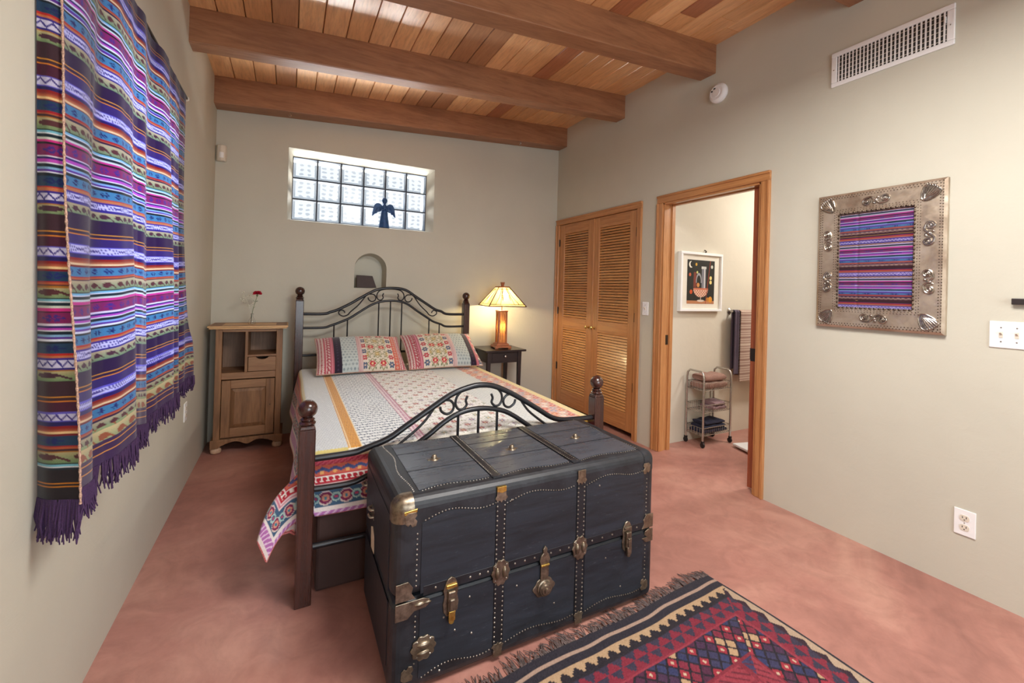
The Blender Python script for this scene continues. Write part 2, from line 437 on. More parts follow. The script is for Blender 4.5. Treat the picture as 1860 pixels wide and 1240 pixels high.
# ceiling of sloping planks (low at the left wall)
def zc(x): return 2.885 + .2330 * x / W
def ceiling():
    vs, fs, cols = [], [], []; x = -.155; pal = [(1.12, 1.02, .92), (.78, .66, .58), (1.02, .88, .74), (.58, .44, .38), (.94, .80, .66), (1.16, 1.08, .98), (.68, .54, .46), (.86, .70, .56), (.54, .32, .27)]
    prev = -1
    while x < W + .3:
        w = .1435; y = .3
        while y > YF - .25:
            ln = random.uniform(1.6, 3.4); y1 = max(y - ln, YF - .25)
            k = random.choice([i for i in range(len(pal)) if i != prev]); prev = k
            if random.random() < .25: k = 0
            a, b = x + .0022, x + w - .0022
            z0, z1 = zc(a), zc(b); n = len(vs)
            vs += [(a, y - .001, z0 + .004), (b, y - .001, z1 + .004), (b, y1 + .001, z1 + .004), (a, y1 + .001, z0 + .004),
                   (a + .003, y - .002, z0), (b - .003, y - .002, z1), (b - .003, y1 + .002, z1), (a + .003, y1 + .002, z0),
                   (a, y, z0 + .03), (b, y, z1 + .03), (b, y1, z1 + .03), (a, y1, z0 + .03)]
            fs += [(n + 4, n + 7, n + 6, n + 5)] + [(n + i, n + (i + 1) % 4, n + 4 + (i + 1) % 4, n + 4 + i) for i in range(4)] + [(n + i, n + 8 + i, n + 8 + (i + 1) % 4, n + (i + 1) % 4) for i in range(4)]
            j = random.uniform(.92, 1.04)
            cols += [tuple(q * j for q in pal[k])] * 12
            y = y1
        x += w
    n = len(vs); vs += [(-.3, .3, zc(-.3) + .022), (W + .3, .3, zc(W + .3) + .022), (W + .3, YF - .25, zc(W + .3) + .022), (-.3, YF - .25, zc(-.3) + .022)]
    fs += [(n, n + 3, n + 2, n + 1)]; cols += [(.25, .17, .12)] * 4
    mb = MB(); mb.add(vs, fs); o = build('ceiling', mb, M['plank'])
    ca = o.data.color_attributes.new('Col', 'FLOAT_COLOR', 'POINT')
    ca.data.foreach_set('color', np.array([(*c, 1) for c in cols], np.float32).ravel())
    return o
tag(ceiling(), kind='structure')
beams = [(-.166, -.004, 'stained wood ceiling beam against the back wall above the glass block window'),
         (-1.104, -.982, 'stained wood ceiling beam next nearer than the one on the back wall'),
         (-2.064, -1.928, 'stained wood ceiling beam ending above the white smoke detector'),
         (-3.03, -2.905, 'stained wood ceiling beam showing only its tip near the white wall vent'),
         (-4.0, -3.87, None), (-4.95, -4.82, None), (-5.9, -5.77, None)]
for y0, y1, lab in beams:
    if lab is None and y0 < -5: continue
    mb = MB(); dz = .208
    vs = []
    for x in (-.02, W + .02):
        for y, z in ((y0, 0), (y1, 0), (y1, 1), (y0, 1)): vs.append((x, y, zc(x) - dz * (1 - z) + (.003 if z else 0)))
    mb.add(vs, [(0, 1, 2, 3), (4, 7, 6, 5), (0, 4, 5, 1), (1, 5, 6, 2), (2, 6, 7, 3), (3, 7, 4, 0)])
    o = build('ceiling_beam', mb, M['beam'], base=(W / 2, (y0 + y1) / 2, zc(W / 2) - dz), bevel=.006)
    tag(o, lab or 'stained wood ceiling beam behind the viewpoint out of the photo', 'beam', 'ceiling beams', 'thing')
def hook(x, y, z, lab):
    mb = MB().tube(spline([(x, y, z + .004), (x, y, z - .012), (x + .008, y, z - .022), (x + .004, y, z - .034), (x - .009, y, z - .032), (x - .010, y, z - .022)], 5), .0016, 6)
    mb.lathe((x, y, z - .002), [(.004, 0), (.004, .003)], n=8)
    tag(build('cup_hook', mb, M['chrome'], base=(x, y, z)), lab, 'hook', 'cup hooks in the ceiling beams')
hook(.524, -.15, zc(.524) - .208, 'tiny cup hook under the back beam above the cabinet side of the window')
hook(2.694, -.15, zc(2.694) - .208, 'tiny cup hook under the back beam above the closet corner')

# glass block window
w1 = thing('window_1', ((wi[0] + wi[1]) / 2, .15, wi[2]), None, None, kind='structure')
bw = (wi[1] - wi[0]) / 6; bh = (wi[3] - wi[2]) / 3
def glassblock():
    m = NT('wavy glass block')
    v = m.coord((1, 1, 1))
    def wave_tex(direction, scale, dist):
        wv = m.node('ShaderNodeTexWave'); wv.bands_direction = direction; wv.inputs['Scale'].default_value = scale
        wv.inputs['Distortion'].default_value = dist; wv.inputs['Detail'].default_value = 0; wv.inputs['Detail Scale'].default_value = 3
        m.link(v, wv.inputs['Vector']); return wv.outputs['Fac']
    pr = m.node('ShaderNodeMath', operation='MULTIPLY'); m.link(wave_tex('Z', 8, 1.6), pr.inputs[0]); m.link(wave_tex('X', 5, 1.6), pr.inputs[1])
    tr = m.node('ShaderNodeBsdfTransparent'); tr.inputs['Color'].default_value = (.90, .93, .97, 1)
    tl = m.node('ShaderNodeBsdfTranslucent'); tl.inputs['Color'].default_value = (.030, .029, .028, 1)
    gl = m.node('ShaderNodeBsdfGlossy'); gl.inputs['Roughness'].default_value = .15
    mx = m.node('ShaderNodeMixShader'); m.link(m.ramp(pr.outputs[0], [(.30, (.06,) * 3), (.62, (.46,) * 3)]), mx.inputs[0])
    m.link(tr.outputs[0], mx.inputs[1]); m.link(tl.outputs[0], mx.inputs[2])
    m2 = m.node('ShaderNodeMixShader'); m2.inputs[0].default_value = .06; m.link(mx.outputs[0], m2.inputs[1]); m.link(gl.outputs[0], m2.inputs[2])
    m.link(m2.outputs[0], m.out.inputs['Surface']); return m.m
M['block'] = glassblock()
def blockrim():
    m = NT('glass block rim'); tr = m.node('ShaderNodeBsdfTransparent'); tr.inputs['Color'].default_value = (.86, .89, .92, 1)
    tl = m.node('ShaderNodeBsdfTranslucent'); tl.inputs['Color'].default_value = (.03, .032, .034, 1)
    mx = m.node('ShaderNodeMixShader'); mx.inputs[0].default_value = .6; m.link(tr.outputs[0], mx.inputs[1]); m.link(tl.outputs[0], mx.inputs[2])
    m.link(mx.outputs[0], m.out.inputs['Surface']); return m.m
M['blockrim'] = blockrim()
def pane():
    m = NT('window glass'); tr = m.node('ShaderNodeBsdfTransparent'); tr.inputs['Color'].default_value = (.96, .98, .97, 1)
    gl = m.node('ShaderNodeBsdfGlossy'); gl.inputs['Roughness'].default_value = .02
    mx = m.node('ShaderNodeMixShader'); mx.inputs[0].default_value = .06; m.link(tr.outputs[0], mx.inputs[1]); m.link(gl.outputs[0], mx.inputs[2])
    m.link(mx.outputs[0], m.out.inputs['Surface']); return m.m
M['pane'] = pane()
M['mortar'] = plain('grey mortar', S(62, 70, 82), .8)
mort, pan, rm = MB(), MB(), MB()
for i in range(7):
    x = wi[0] + i * bw; mort.box((x - .0065, .101, wi[2] - .01), (x + .006, .19, wi[3] + .01))
for j in range(4):
    z = wi[2] + j * bh; mort.box((wi[0] - .01, .1015, z - .006), (wi[1] + .01, .189, z + .006))
for i in range(6):
    for j in range(3):
        x0, x1 = wi[0] + i * bw + .008, wi[0] + (i + 1) * bw - .008; z0, z1 = wi[2] + j * bh + .006, wi[2] + (j + 1) * bh - .006
        e = .016
        # face, its bevelled surround
        pan.quad((x0 + e, .103, z0 + e), (x1 - e, .103, z0 + e), (x1 - e, .103, z1 - e), (x0 + e, .103, z1 - e))
        o4 = [(x0, z0), (x1, z0), (x1, z1), (x0, z1)]; i4 = [(x0 + e, z0 + e), (x1 - e, z0 + e), (x1 - e, z1 - e), (x0 + e, z1 - e)]
        for k in range(4):
            a, b, c, d = o4[k], o4[(k + 1) % 4], i4[(k + 1) % 4], i4[k]
            rm.quad((a[0], .111, a[1]), (b[0], .111, b[1]), (c[0], .103, c[1]), (d[0], .103, d[1]))
build('glass_block_panel', pan, M['block'], w1); build('glass_block_rim', rm, M['blockrim'], w1); build('mortar_grid', mort, M['mortar'], w1)
# window behind the textile, and one added unseen behind the viewpoint for frontal fill
def frame_window(name, F, r, d, mull, nz=1):
    w = thing(name, F((r[0] + r[1]) / 2, r[2], d), None, None, kind='structure')
    mb = MB(); t = .05
    for a0, a1, b0, b1 in ((r[0], r[0] + t, r[2], r[3]), (r[1] - t, r[1], r[2], r[3]), (r[0], r[1], r[2], r[2] + t), (r[0], r[1], r[3] - t, r[3])):
        mb.box(F(a0, b0, d), F(a1, b1, d + .05))
    for k in range(1, mull):
        a = r[0] + (r[1] - r[0]) * k / mull; mb.box(F(a - .02, r[2], d), F(a + .02, r[3], d + .05))
    build('window_frame', mb, M['white'], w)
    build('window_pane', MB().quad(F(r[0], r[2], d + .02), F(r[1], r[2], d + .02), F(r[1], r[3], d + .02), F(r[0], r[3], d + .02)), M['pane'], w)
frame_window('window_2', FL, LW, .10, 2); frame_window('added_window_3', FF, FILL_WIN, .08, 3)

# ------------------------------------------------------------------ closet doors, casings, pocket door
def casing(name, y0, y1, z1, w, label, jamb=False):
    t = thing(name, (W, (y0 + y1) / 2, 0), label, None, kind='structure')
    for nm, lo, hi, mt in (('side_casing', y0, y0 + w, 'oak'), ('side_casing', y1 - w, y1, 'oak')):
        mb = MB().box((W - .012, lo, 0), (W + .004, hi, z1 - w))
        out = lo if lo == y0 else hi
        a, b = (lo, lo + .018) if lo == y0 else (hi - .018, hi)
        mb.box((W - .020, a, 0), (W - .004, b, z1 - w))
        build(nm, mb, M[mt], t, bevel=.004)
    mb = MB().box((W - .012, y0, z1 - w), (W + .004, y1, z1)).box((W - .020, y0, z1 - .018), (W - .004, y1, z1))
    build('head_casing', mb, M['oakh'], t, bevel=.004)
    return t
c1 = casing('trim_1', -1.366, -.010, 2.100, .058, 'honey oak casing around the louvered closet doors')
mb = MB().box((W, -1.318, 0), (W + .12, -1.304, 2.05)).box((W, -.076, 0), (W + .12, -.062, 2.05))
build('side_jamb', mb, M['oak'], c1); build('head_jamb', MB().box((W, -1.318, 2.04), (W + .12, -.062, 2.053)), M['oakh'], c1)
def louver_door(name, y0, y1, knob_y, hinge_y, label):
    d = thing(name, (W + .02, (y0 + y1) / 2, .05), label, None, kind='structure')
    x0, x1 = W + .002, W + .036; st = .10
    for lo, hi in ((y0, y0 + st - .01), (y1 - st + .01, y1)):
        build('stile', MB().box((x0, lo, .05), (x1, hi, 2.036)), M['oak'], d, bevel=.003)
    for zl, zh in ((.05, .21), (.895, 1.012), (1.932, 2.036)):
        build('rail', MB().box((x0, y0 + st - .01, zl), (x1, y1 - st + .01, zh)), M['oakh'], d, bevel=.003)
    for zl, zh in ((.21, .895), (1.012, 1.932)):
        mb = MB(); n = int((zh - zl) / .0258); p = (zh - zl) / n
        for i in range(n):
            z = zl + i * p
            a, b = y0 + st - .012, y1 - st + .012
            vs = [(x, y, zz) for y in (a, b) for x, zz in ((x0 + .003, z + .0040), (x0 + .007, z + .0032), (x0 + .016, z + p - .0034), (x0 + .011, z + p - .0026))]
            mb.add(vs, [(0, 3, 2, 1), (4, 5, 6, 7), (0, 1, 5, 4), (1, 2, 6, 5), (2, 3, 7, 6), (3, 0, 4, 7)])
        build('louver_panel', mb, M['louver'], d)
    kb = MB().lathe((W + .002, knob_y, .935), [(.014, 0), (.014, -.004), (.006, -.007), (.006, -.020), (.014, -.026), (.017, -.034), (.014, -.042), (.006, -.045)], 'x', 16)
    build('knob', kb, M['brass'], d, label='small polished brass knob')
    for z in (.42, 1.04, 1.80):
        build('hinge', MB().box((W - .004, hinge_y - .008, z), (W + .002, hinge_y + .008, z + .075)).lathe((W - .006, hinge_y, z - .003), [(.004, 0), (.004, .081)], n=8), M['hinge'], d)
louver_door('door_1', -.685, -.080, -.640, -.077, 'left louvered pine closet leaf beside the room corner')
louver_door('door_2', -1.300, -.692, -.735, -1.303, 'right louvered pine closet leaf beside the light switch')
build('astragal', MB().box((W - .004, -.70, .05), (W + .004, -.676, 2.036)), M['oak'], bpy.data.objects['door_1'], bevel=.002)

c2 = casing('trim_2', -2.496, -1.540, 2.103, .062, 'honey oak casing around the open bathroom doorway')
J = MB().box((W - .002, -1.616, 0), (W + .045, -1.600, 2.04)).box((W + .090, -1.616, 0), (W + .125, -1.600, 2.04)).box((W + .04, -1.606, 0), (W + .095, -1.598, 2.04))
build('strike_jamb', J, M['oak'], c2, bevel=.002)
J = MB().box((W - .002, -2.432, 0), (W + .036, -2.418, 2.04)).box((W + .092, -2.432, 0), (W + .125, -2.418, 2.04))
build('pocket_jamb', J, M['oak'], c2, bevel=.002)
build('head_jamb', MB().box((W - .002, -2.43, 2.026), (W + .040, -1.60, 2.042)).box((W + .09, -2.43, 2.026), (W + .125, -1.60, 2.042)), M['oakh'], c2, bevel=.002)
build('strike_plate', MB().box((W + .052, -1.6085, .875), (W + .082, -1.6055, .955)).box((W + .060, -1.6095, .89), (W + .074, -1.608, .94)), M['hinge'], c2)
d3 = thing('door_3', (W + .062, -2.40, .015), 'reddish sliding pocket door mostly hidden inside the bathroom wall', None, kind='structure')
build('door_slab', MB().box((W + .046, -2.44, .015), (W + .084, -2.352, 2.026)), M['redwood'], d3, bevel=.003)
pl = build('pocket_pull', MB().box((W + .043, -2.405, .86), (W + .047, -2.356, .945)).box((W + .046, -2.3535, .87), (W + .082, -2.350, .945)), M['black'], d3, bevel=.001, label='black recessed pull with steel latch')
build('latch', MB().box((W + .056, -2.3515, .895), (W + .072, -2.346, .92)), M['chrome'], pl)

# ------------------------------------------------------------------ small wall fittings
def switch_plate(name, y, z, n, label, w=.07):
    t = thing(name, (W, y, z), label, 'light switch')
    hw = w / 2
    build('cover_plate', MB().box((W - .006, y - hw, z - .057), (W, y + hw, z + .057)), M['white'], t, bevel=.003)
    for k in range(n):
        yy = y + (k - (n - 1) / 2) * -.046
        mb = MB().box((W - .008, yy - .006, z - .013), (W - .005, yy + .006, z + .013))
        vs = [(W - .006, yy - .004, z - .002), (W - .006, yy + .004, z - .002), (W - .006, yy + .004, z + .010), (W - .006, yy - .004, z + .010),
              (W - .020, yy - .003, z + .008), (W - .020, yy + .003, z + .008), (W - .018, yy + .003, z + .015), (W - .018, yy - .003, z + .015)]
        mb.add(vs, [(0, 1, 2, 3), (4, 7, 6, 5), (0, 4, 5, 1), (1, 5, 6, 2), (2, 6, 7, 3), (3, 7, 4, 0)])
        tg = build('toggle', mb, M['ivory'], t)
        for sg in (-1, 1): build('screw', MB().lathe((W - .006, yy, z + sg * .03), [(.003, 0), (.003, -.001), (.001, -.0015)], 'x', 8), M['chrome'], t)
switch_plate('light_switch', -1.430, 1.164, 1, 'white single light switch between the closet and the doorway')
switch_plate('light_switch', -3.538, 1.157, 2, 'white double light switch plate cut by the photo edge', .118)
def outlet(name, o, label, F):
    t = thing(name, F(0, 0, 0), label, 'outlet')
    def bx(a0, a1, b0, b1, d0, d1): return MB().box(F(a0, b0, d0), F(a1, b1, d1))
    build('cover_plate', bx(-.036, .036, -.058, .058, 0, .006), M['white'], t, bevel=.003)
    for b in (-.021, .021):
        n = 16; mb = MB(); o2 = [(.0165 * math.cos(2 * PI * k / n), b + max(-.0135, min(.0135, .0165 * math.sin(2 * PI * k / n)))) for k in range(n)]
        mb.prism(o2, F, .005, .008)
        r = build('receptacle', mb, M['ivory'], t)
        s = bx(-.0075, -.005, b - .001, b + .008, .008, .0085)
        for a in (bx(.005, .0075, b - .001, b + .007, .008, .0085), bx(-.0022, .0022, b - .009, b - .005, .008, .0085)): s.add(a.v, a.f)
        build('slot', s, M['dark'], r)
    build('screw', MB().ball(F(0, 0, .006), .0028, 8), M['chrome'], t)
outlet('wall_outlet', None, 'white wall outlet low on the wall under the double light switch', lambda a, b, d: (W - d, -3.417 + a, .303 + b))
outlet('wall_outlet', None, 'white wall outlet low on the wall beyond the hanging textile and before the cabinet', lambda a, b, d: (d, -.905 + a, .482 + b))
t = thing('smoke_detector', (W, -2.10, 2.748), 'round white smoke detector high on the wall below a beam', 'smoke detector')
build('housing', MB().lathe((W, -2.10, 2.748), [(.068, 0), (.070, -.008), (.070, -.018), (.062, -.030), (.048, -.036), (.046, -.034), (.030, -.034), (.028, -.038), (.002, -.039)], 'x', 40), M['white'], t)
build('indicator', MB().box((W - .0375, -2.068, 2.762), (W - .033, -2.058, 2.772)).box((W - .0375, -2.092, 2.776), (W - .033, -2.078, 2.784)), M['dark'], t)
t = thing('motion_sensor', (.036, 0, 2.325), 'small rounded white motion sensor in the back left corner', 'sensor')
n = 12; mb = MB()
prof = [(.004, -.001), (.072, -.001), (.078, -.02), (.07, -.045), (.045, -.058), (.018, -.045), (.004, -.02)]
mb.prism(prof, lambda a, b, d: (a, b, d), 2.262, 2.392)
build('housing', mb, M['ivory'], t, bevel=.010, seg=3)
build('lens', MB().prism([(.030, -.050), (.062, -.046), (.060, -.052), (.045, -.061), (.032, -.056)], lambda a, b, d: (a, b, d), 2.285, 2.33), M['white'], t, bevel=.003)
# air vent
t = thing('air_vent', (W, -3.088, 2.585), 'long white air vent grille high on the wall above the tin framed textile', 'vent')
y0, y1, z0, z1 = -3.347, -2.831, 2.489, 2.683; iy0, iy1, iz0, iz1 = -3.318, -2.860, 2.514, 2.657
mb = MB()
for a, b, c, d in ((y0, y1, z0, iz0), (y0, y1, iz1, z1), (y0, iy0, iz0, iz1), (iy1, y1, iz0, iz1)): mb.box((W - .010, a, c), (W, b, d))
build('frame', mb, M['white'], t, bevel=.004)
build('duct', MB().quad((W - .001, iy0, iz0), (W - .001, iy1, iz0), (W - .001, iy1, iz1), (W - .001, iy0, iz1)), M['duct'], t)
n = 27; p = (iy1 - iy0) / n
mb = MB()
for k in range(n):
    y = iy0 + (k + .5) * p
    mb.add([(W - .009, y - .005, iz0), (W - .009, y + .0025, iz0), (W - .003, y + .005, iz0), (W - .003, y + .002, iz0), (W - .009, y - .005, iz1), (W - .009, y + .0025, iz1), (W - .003, y + .005, iz1), (W - .003, y + .002, iz1)],
           [(0, 3, 2, 1), (4, 5, 6, 7), (0, 1, 5, 4), (1, 2, 6, 5), (2, 3, 7, 6), (3, 0, 4, 7)])
build('vane', mb, M['white'], t)
mb = MB()
for k in range(6):
    z = iz0 + (k + .5) * (iz1 - iz0) / 6; mb.box((W - .003, iy0, z - .0015), (W - .0015, iy1, z + .0015))
build('cross_vane', mb, M['ivory'], t)
for yy, zz in ((y0 + .014, 2.585), (y1 - .014, 2.585)): build('screw', MB().dome((W - .010, yy, zz), .004, 'x-'), M['chrome'], t)
build('lever', MB().box((W - .018, iy0 + .001, 2.60), (W - .009, iy0 + .006, 2.63)), M['white'], t)
# end of a dark rail at the picture edge
t = tag(build('wall_rail', MB().box((W - .022, -3.70, 1.287), (W, -3.546, 1.313)), M['espresso'], base=(W, -3.62, 1.30), bevel=.002), 'thin dark wall strip above the double light switch at the photo edge', 'rail')

# ------------------------------------------------------------------ tin framed textile on the right wall
STRIPES = []
def stripe_colors(v, u, palette, period, motif=.045):
    """palette: list of (height, colour, motif colour or None); v distance along the cloth, u across; returns (…,3)"""
    tot = sum(h for h, *_ in palette); vv = (v / period * tot) % tot
    out = np.zeros(v.shape + (3,)); z = 0
    for h, c, mc, kind in palette:
        m = (vv >= z) & (vv < z + h)
        t = (vv - z) / h
        base = np.broadcast_to(np.array(c, float), out.shape).copy()
        if kind == 'grad':
            base = base * (1 - t[..., None]) + np.array(mc) * t[..., None]
        elif mc is not None:
            cu = (u / motif) % 1 - .5; ct = t - .5
            if kind == 'star': w = (np.abs(cu) * 2.2 + np.abs(ct) * 1.6 < .72) & (np.cos(6 * np.arctan2(ct, cu)) > -.55)
            elif kind == 'bird':
                w = ((cu + .12) ** 2 * 9 + (ct) ** 2 * 12 < .8) | ((np.abs(ct - cu * 1.2 + .2) < .10) & (cu > .05))
                base = base * (1 - .5 * (t[..., None])) + np.array((60, 130, 90)) * .5 * t[..., None]
            elif kind == 'zig': w = np.abs(ct - .7 * (np.abs((cu * 4) % 1 - .5) - .25) * 2) < .16
            else: w = ((cu * 3) % 1 < .5) ^ ((t * 3) % 1 < .5)
            base[w] = mc
        out[m] = base[m]; z += h
    return out
DK = (62, 38, 80); PUR = (70, 52, 116); GOLD = (204, 184, 142); TEAL = (84, 142, 170); MAG = (150, 50, 110)
PAL_A = [(24, DK, None, ''), (1.6, (226, 160, 70), None, ''), (5, DK, None, ''), (1.6, (236, 150, 60), None, ''), (16, PUR, None, ''), (2, (120, 110, 200), None, ''),
         (11, (214, 208, 232), (96, 84, 150), 'zig'), (2, (120, 110, 200), None, ''), (6, (52, 40, 110), None, ''), (3, (160, 40, 40), None, ''), (6, (150, 60, 56), (214, 140, 96), 'grad'), (3, (250, 214, 160), None, ''), (3, (140, 40, 50), None, ''),
         (15, TEAL, (46, 60, 120), 'star'), (2, (180, 40, 60), None, ''), (3, (196, 110, 76), None, ''), (3, (60, 30, 80), None, ''),
         (18, GOLD, (110, 66, 70), 'bird'), (2, (30, 26, 40), None, ''),
         (3, (140, 200, 214), None, ''), (2, (240, 240, 240), None, ''), (5, (38, 60, 70), None, ''), (3, (220, 226, 210), None, ''), (4, (220, 70, 150), None, ''), (3, (40, 26, 50), None, ''),
         (16, MAG, (90, 60, 140), 'star'), (3, (240, 230, 240), None, ''), (3, (60, 44, 120), None, ''), (4, (200, 90, 190), None, ''), (2, (245, 245, 250), None, ''), (5, (20, 60, 70), None, ''), (3, (150, 190, 220), None, ''), (4, (110, 60, 160), None, ''), (2, (240, 240, 250), None, ''), (4, (30, 50, 60), None, ''),
         (15, TEAL, (40, 56, 110), 'star'), (3, (200, 60, 50), None, ''), (4, (206, 132, 90), None, ''), (3, (80, 60, 150), None, ''),
         (11, (220, 214, 236), (84, 76, 150), 'zig'), (4, (70, 56, 140), None, ''), (16, GOLD, (96, 60, 76), 'bird')]
t = thing('framed_textile', (W - .012, -3.066, 1.503), 'embossed tin frame around a striped woven textile between the doorway and the double switch', 'wall art')
py0, py1, pz0, pz1 = -3.341, -2.791, 1.135, 1.871; qy0, qy1, qz0, qz1 = -3.222, -2.900, 1.248, 1.757
mb = MB(); xf = W - .026
ou = [(py0, pz0), (py1, pz0), (py1, pz1), (py0, pz1)]; mi = [(py0 + .012, pz0 + .012), (py1 - .012, pz0 + .012), (py1 - .012, pz1 - .012), (py0 + .012, pz1 - .012)]
inn = [(qy0, qz0), (qy1, qz0), (qy1, qz1), (qy0, qz1)]
for k in range(4):
    o0, o1, m0, m1, i0, i1 = ou[k], ou[(k + 1) % 4], mi[k], mi[(k + 1) % 4], inn[k], inn[(k + 1) % 4]
    mb.quad((W, *o0), (W, *o1), (xf + .006, *o1), (xf + .006, *o0)); mb.quad((xf + .006, *o0), (xf + .006, *o1), (xf, *m1), (xf, *m0))
    mb.quad((xf, *m0), (xf, *m1), (xf, *i1), (xf, *i0)); mb.quad((xf, *i0), (xf, *i1), (xf + .012, *i1), (xf + .012, *i0))
build('tin_frame', mb, M['tin'], t)
mb = MB()                                      # punched rows and raised inner beading
def row(p, q, step, r):
    n = int(max(abs(q[0] - p[0]), abs(q[1] - p[1])) / step)
    for i in range(n + 1):
        f = i / n; mb.dome((xf, p[0] + (q[0] - p[0]) * f, p[1] + (q[1] - p[1]) * f), r, 'x-', 5)
for ins in (.014, .024):
    a = [(py0 + ins, pz0 + ins), (py1 - ins, pz0 + ins), (py1 - ins, pz1 - ins), (py0 + ins, pz1 - ins)]
    for k in range(4): row(a[k], a[(k + 1) % 4], .0135, .0030)
build('punched_dots', mb, M['tindot'], t); mb = MB()
for ins in (.014, .024):
    a = [(qy0 - ins, qz0 - ins), (qy1 + ins, qz0 - ins), (qy1 + ins, qz1 + ins), (qy0 - ins, qz1 + ins)]
    for k in range(4): row(a[k], a[(k + 1) % 4], .0135, .0026)
build('punched_dots', mb, M['tindot'], t)
mb = MB()
a = [(qy0 - .003, qz0 - .003), (qy1 + .003, qz0 - .003), (qy1 + .003, qz1 + .003), (qy0 - .003, qz1 + .003)]
for k in range(4):
    p, q = a[k], a[(k + 1) % 4]; L = math.hypot(q[0] - p[0], q[1] - p[1]); n = int(L / .020)
    for i in range(n):
        f = (i + .5) / n; y, z = p[0] + (q[0] - p[0]) * f, p[1] + (q[1] - p[1]) * f
        hz = k % 2 == 0
        mb.ball((xf - .001, y, z), .0085, 8, (.55, 1.0 if hz else .6, .6 if hz else 1.0))
build('beaded_edge', mb, M['tindot'], t)
def spiral(c, r0, r1, a0, a1, n=26): return [(c[0] + (r0 + (r1 - r0) * k / n) * math.cos(a0 + (a1 - a0) * k / n), c[1] + (r0 + (r1 - r0) * k / n) * math.sin(a0 + (a1 - a0) * k / n)) for k in range(n + 1)]
def scroll_motif(cy, cz, ang, s, flip):
    mb = MB(); ca, sa = math.cos(ang), math.sin(ang)
    def T(p):
        a, b = p[0] * s, p[1] * s * flip
        return (xf - .004, cy + a * ca - b * sa, cz + a * sa + b * ca)
    P = spiral((-.034, .004), .003, .017, 0, 3.6 * PI / 1.05)[:]
    Q = [(-x, -y) for x, y in P][::-1]
    body = spline([P[-1], (-.018, -.016), (0, 0), (.018, .016), Q[0]], 5)[1:-1]
    path = P + body + Q
    mb.tube([T(p) for p in path], [.0036 + .0014 * math.sin(PI * i / len(path)) for i in range(len(path))], 7)
    for p, r in (((-.034, .004), .007), ((.034, -.004), .007), ((-.008, .012), .006), ((.008, -.012), .006), ((0, 0), .009)):
        y = T(p); mb.ball(y, r * s, 8, (.5, 1, 1))
    for k in range(6):                          # engraved leaf lines
        a = -.030 + .012 * k; mb.tube([T((a, -.017 + .004 * abs(k - 3))), T((a + .006, .017 - .004 * abs(k - 2)))], .0018, 5)
    return mb
def palmette(cy, cz, ang):
    mb = MB(); ca, sa = math.cos(ang), math.sin(ang)
    T = lambda a, b, h=0: (xf - .002 - h, cy + a * ca - b * sa, cz + a * sa + b * ca)
    o = [(-.040, 0), (-.030, .016), (-.012, .026), (.010, .033), (.026, .030), (.034, .022), (.036, .010), (.040, 0)]
    o = o + [(a, -b) for a, b in o[::-1][1:-1]]
    mb.prism(o, lambda a, b, d: T(a, b, d), 0, .004)
    mb.tube([T(*p, .004) for p in spline(o, 4, True)], .0028, 6, closed=True)
    for k in range(-3, 4):
        b = k * .010; mb.tube([T(-.020 + abs(k) * .003, b * .5, .005), T(.010, b * .9, .005), T(.032 - abs(k) * .001, b, .004)], [.0020, .0034, .0026], 6)
        mb.ball(T(.035 - abs(k) * .002, b, .004), .0050, 8, (.7, 1, 1))
    mb.tube([T(-.034, 0, .005), T(-.012, .010, .005), T(-.012, -.010, .005), T(-.034, 0, .005)], .0022, 5)
    return mb
i = 0
for cy, cz, ang in ((py1 - .058, pz1 - .062, -.75 * PI), (py0 + .062, pz1 - .062, -.25 * PI + PI), (py1 - .058, pz0 + .060, .75 * PI), (py0 + .062, pz0 + .060, .25 * PI)):
    # the broad end of every palmette points to the corner of the frame
    ang = math.atan2(cz - 1.503, cy + 3.066)
    build('palmette', palmette(cy, cz, ang), M['tinmotif'], t)
for cy, cz, ang, s, f in ((-3.066, pz1 - .060, PI, 1.15, 1), (-3.066, pz0 + .060, 0, 1.15, -1), (py1 - .056, 1.615, PI / 2, 1.08, 1), (py1 - .056, 1.385, PI / 2, 1.08, -1), (py0 + .060, 1.615, PI / 2, 1.12, -1), (py0 + .060, 1.385, PI / 2, 1.12, 1)):
    build('scroll_relief', scroll_motif(cy, cz, ang, s, f), M['tinmotif'], t)
nu, nv = 90, 260
u = np.linspace(qy1 + .002, qy0 - .002, nu); v = np.linspace(qz1 + .002, qz0 - .002, nv); U, V = np.meshgrid(u, v)
fold = .004 * np.exp(-((U + 2.985) / .006) ** 2) - .004 * np.exp(-((U + 3.15) / .03) ** 2)
PAL_B = [(5, GOLD, (150, 84, 60), 'chk')] + PAL_A[20:33] + PAL_A[13:17] + [(6, GOLD, (120, 70, 60), 'chk')] + [(6, (70, 24, 34), None, ''), (1, (220, 180, 90), None, ''), (4, (60, 24, 34), None, ''), (2, (120, 60, 120), None, '')] + PAL_A[36:41]
PAL_B = [(min(h, 7), c, m, k) for h, c, m, k in PAL_B]
C = stripe_colors((qz1 - V) + .01 * fold, U, PAL_B, .172, .06) * np.array((.70, .66, .82))
grid_mesh('textile_panel', xf + .010 + fold + 0 * U, U, V, C, M['weave2'], t, (W - .012, -3.066, 1.503))

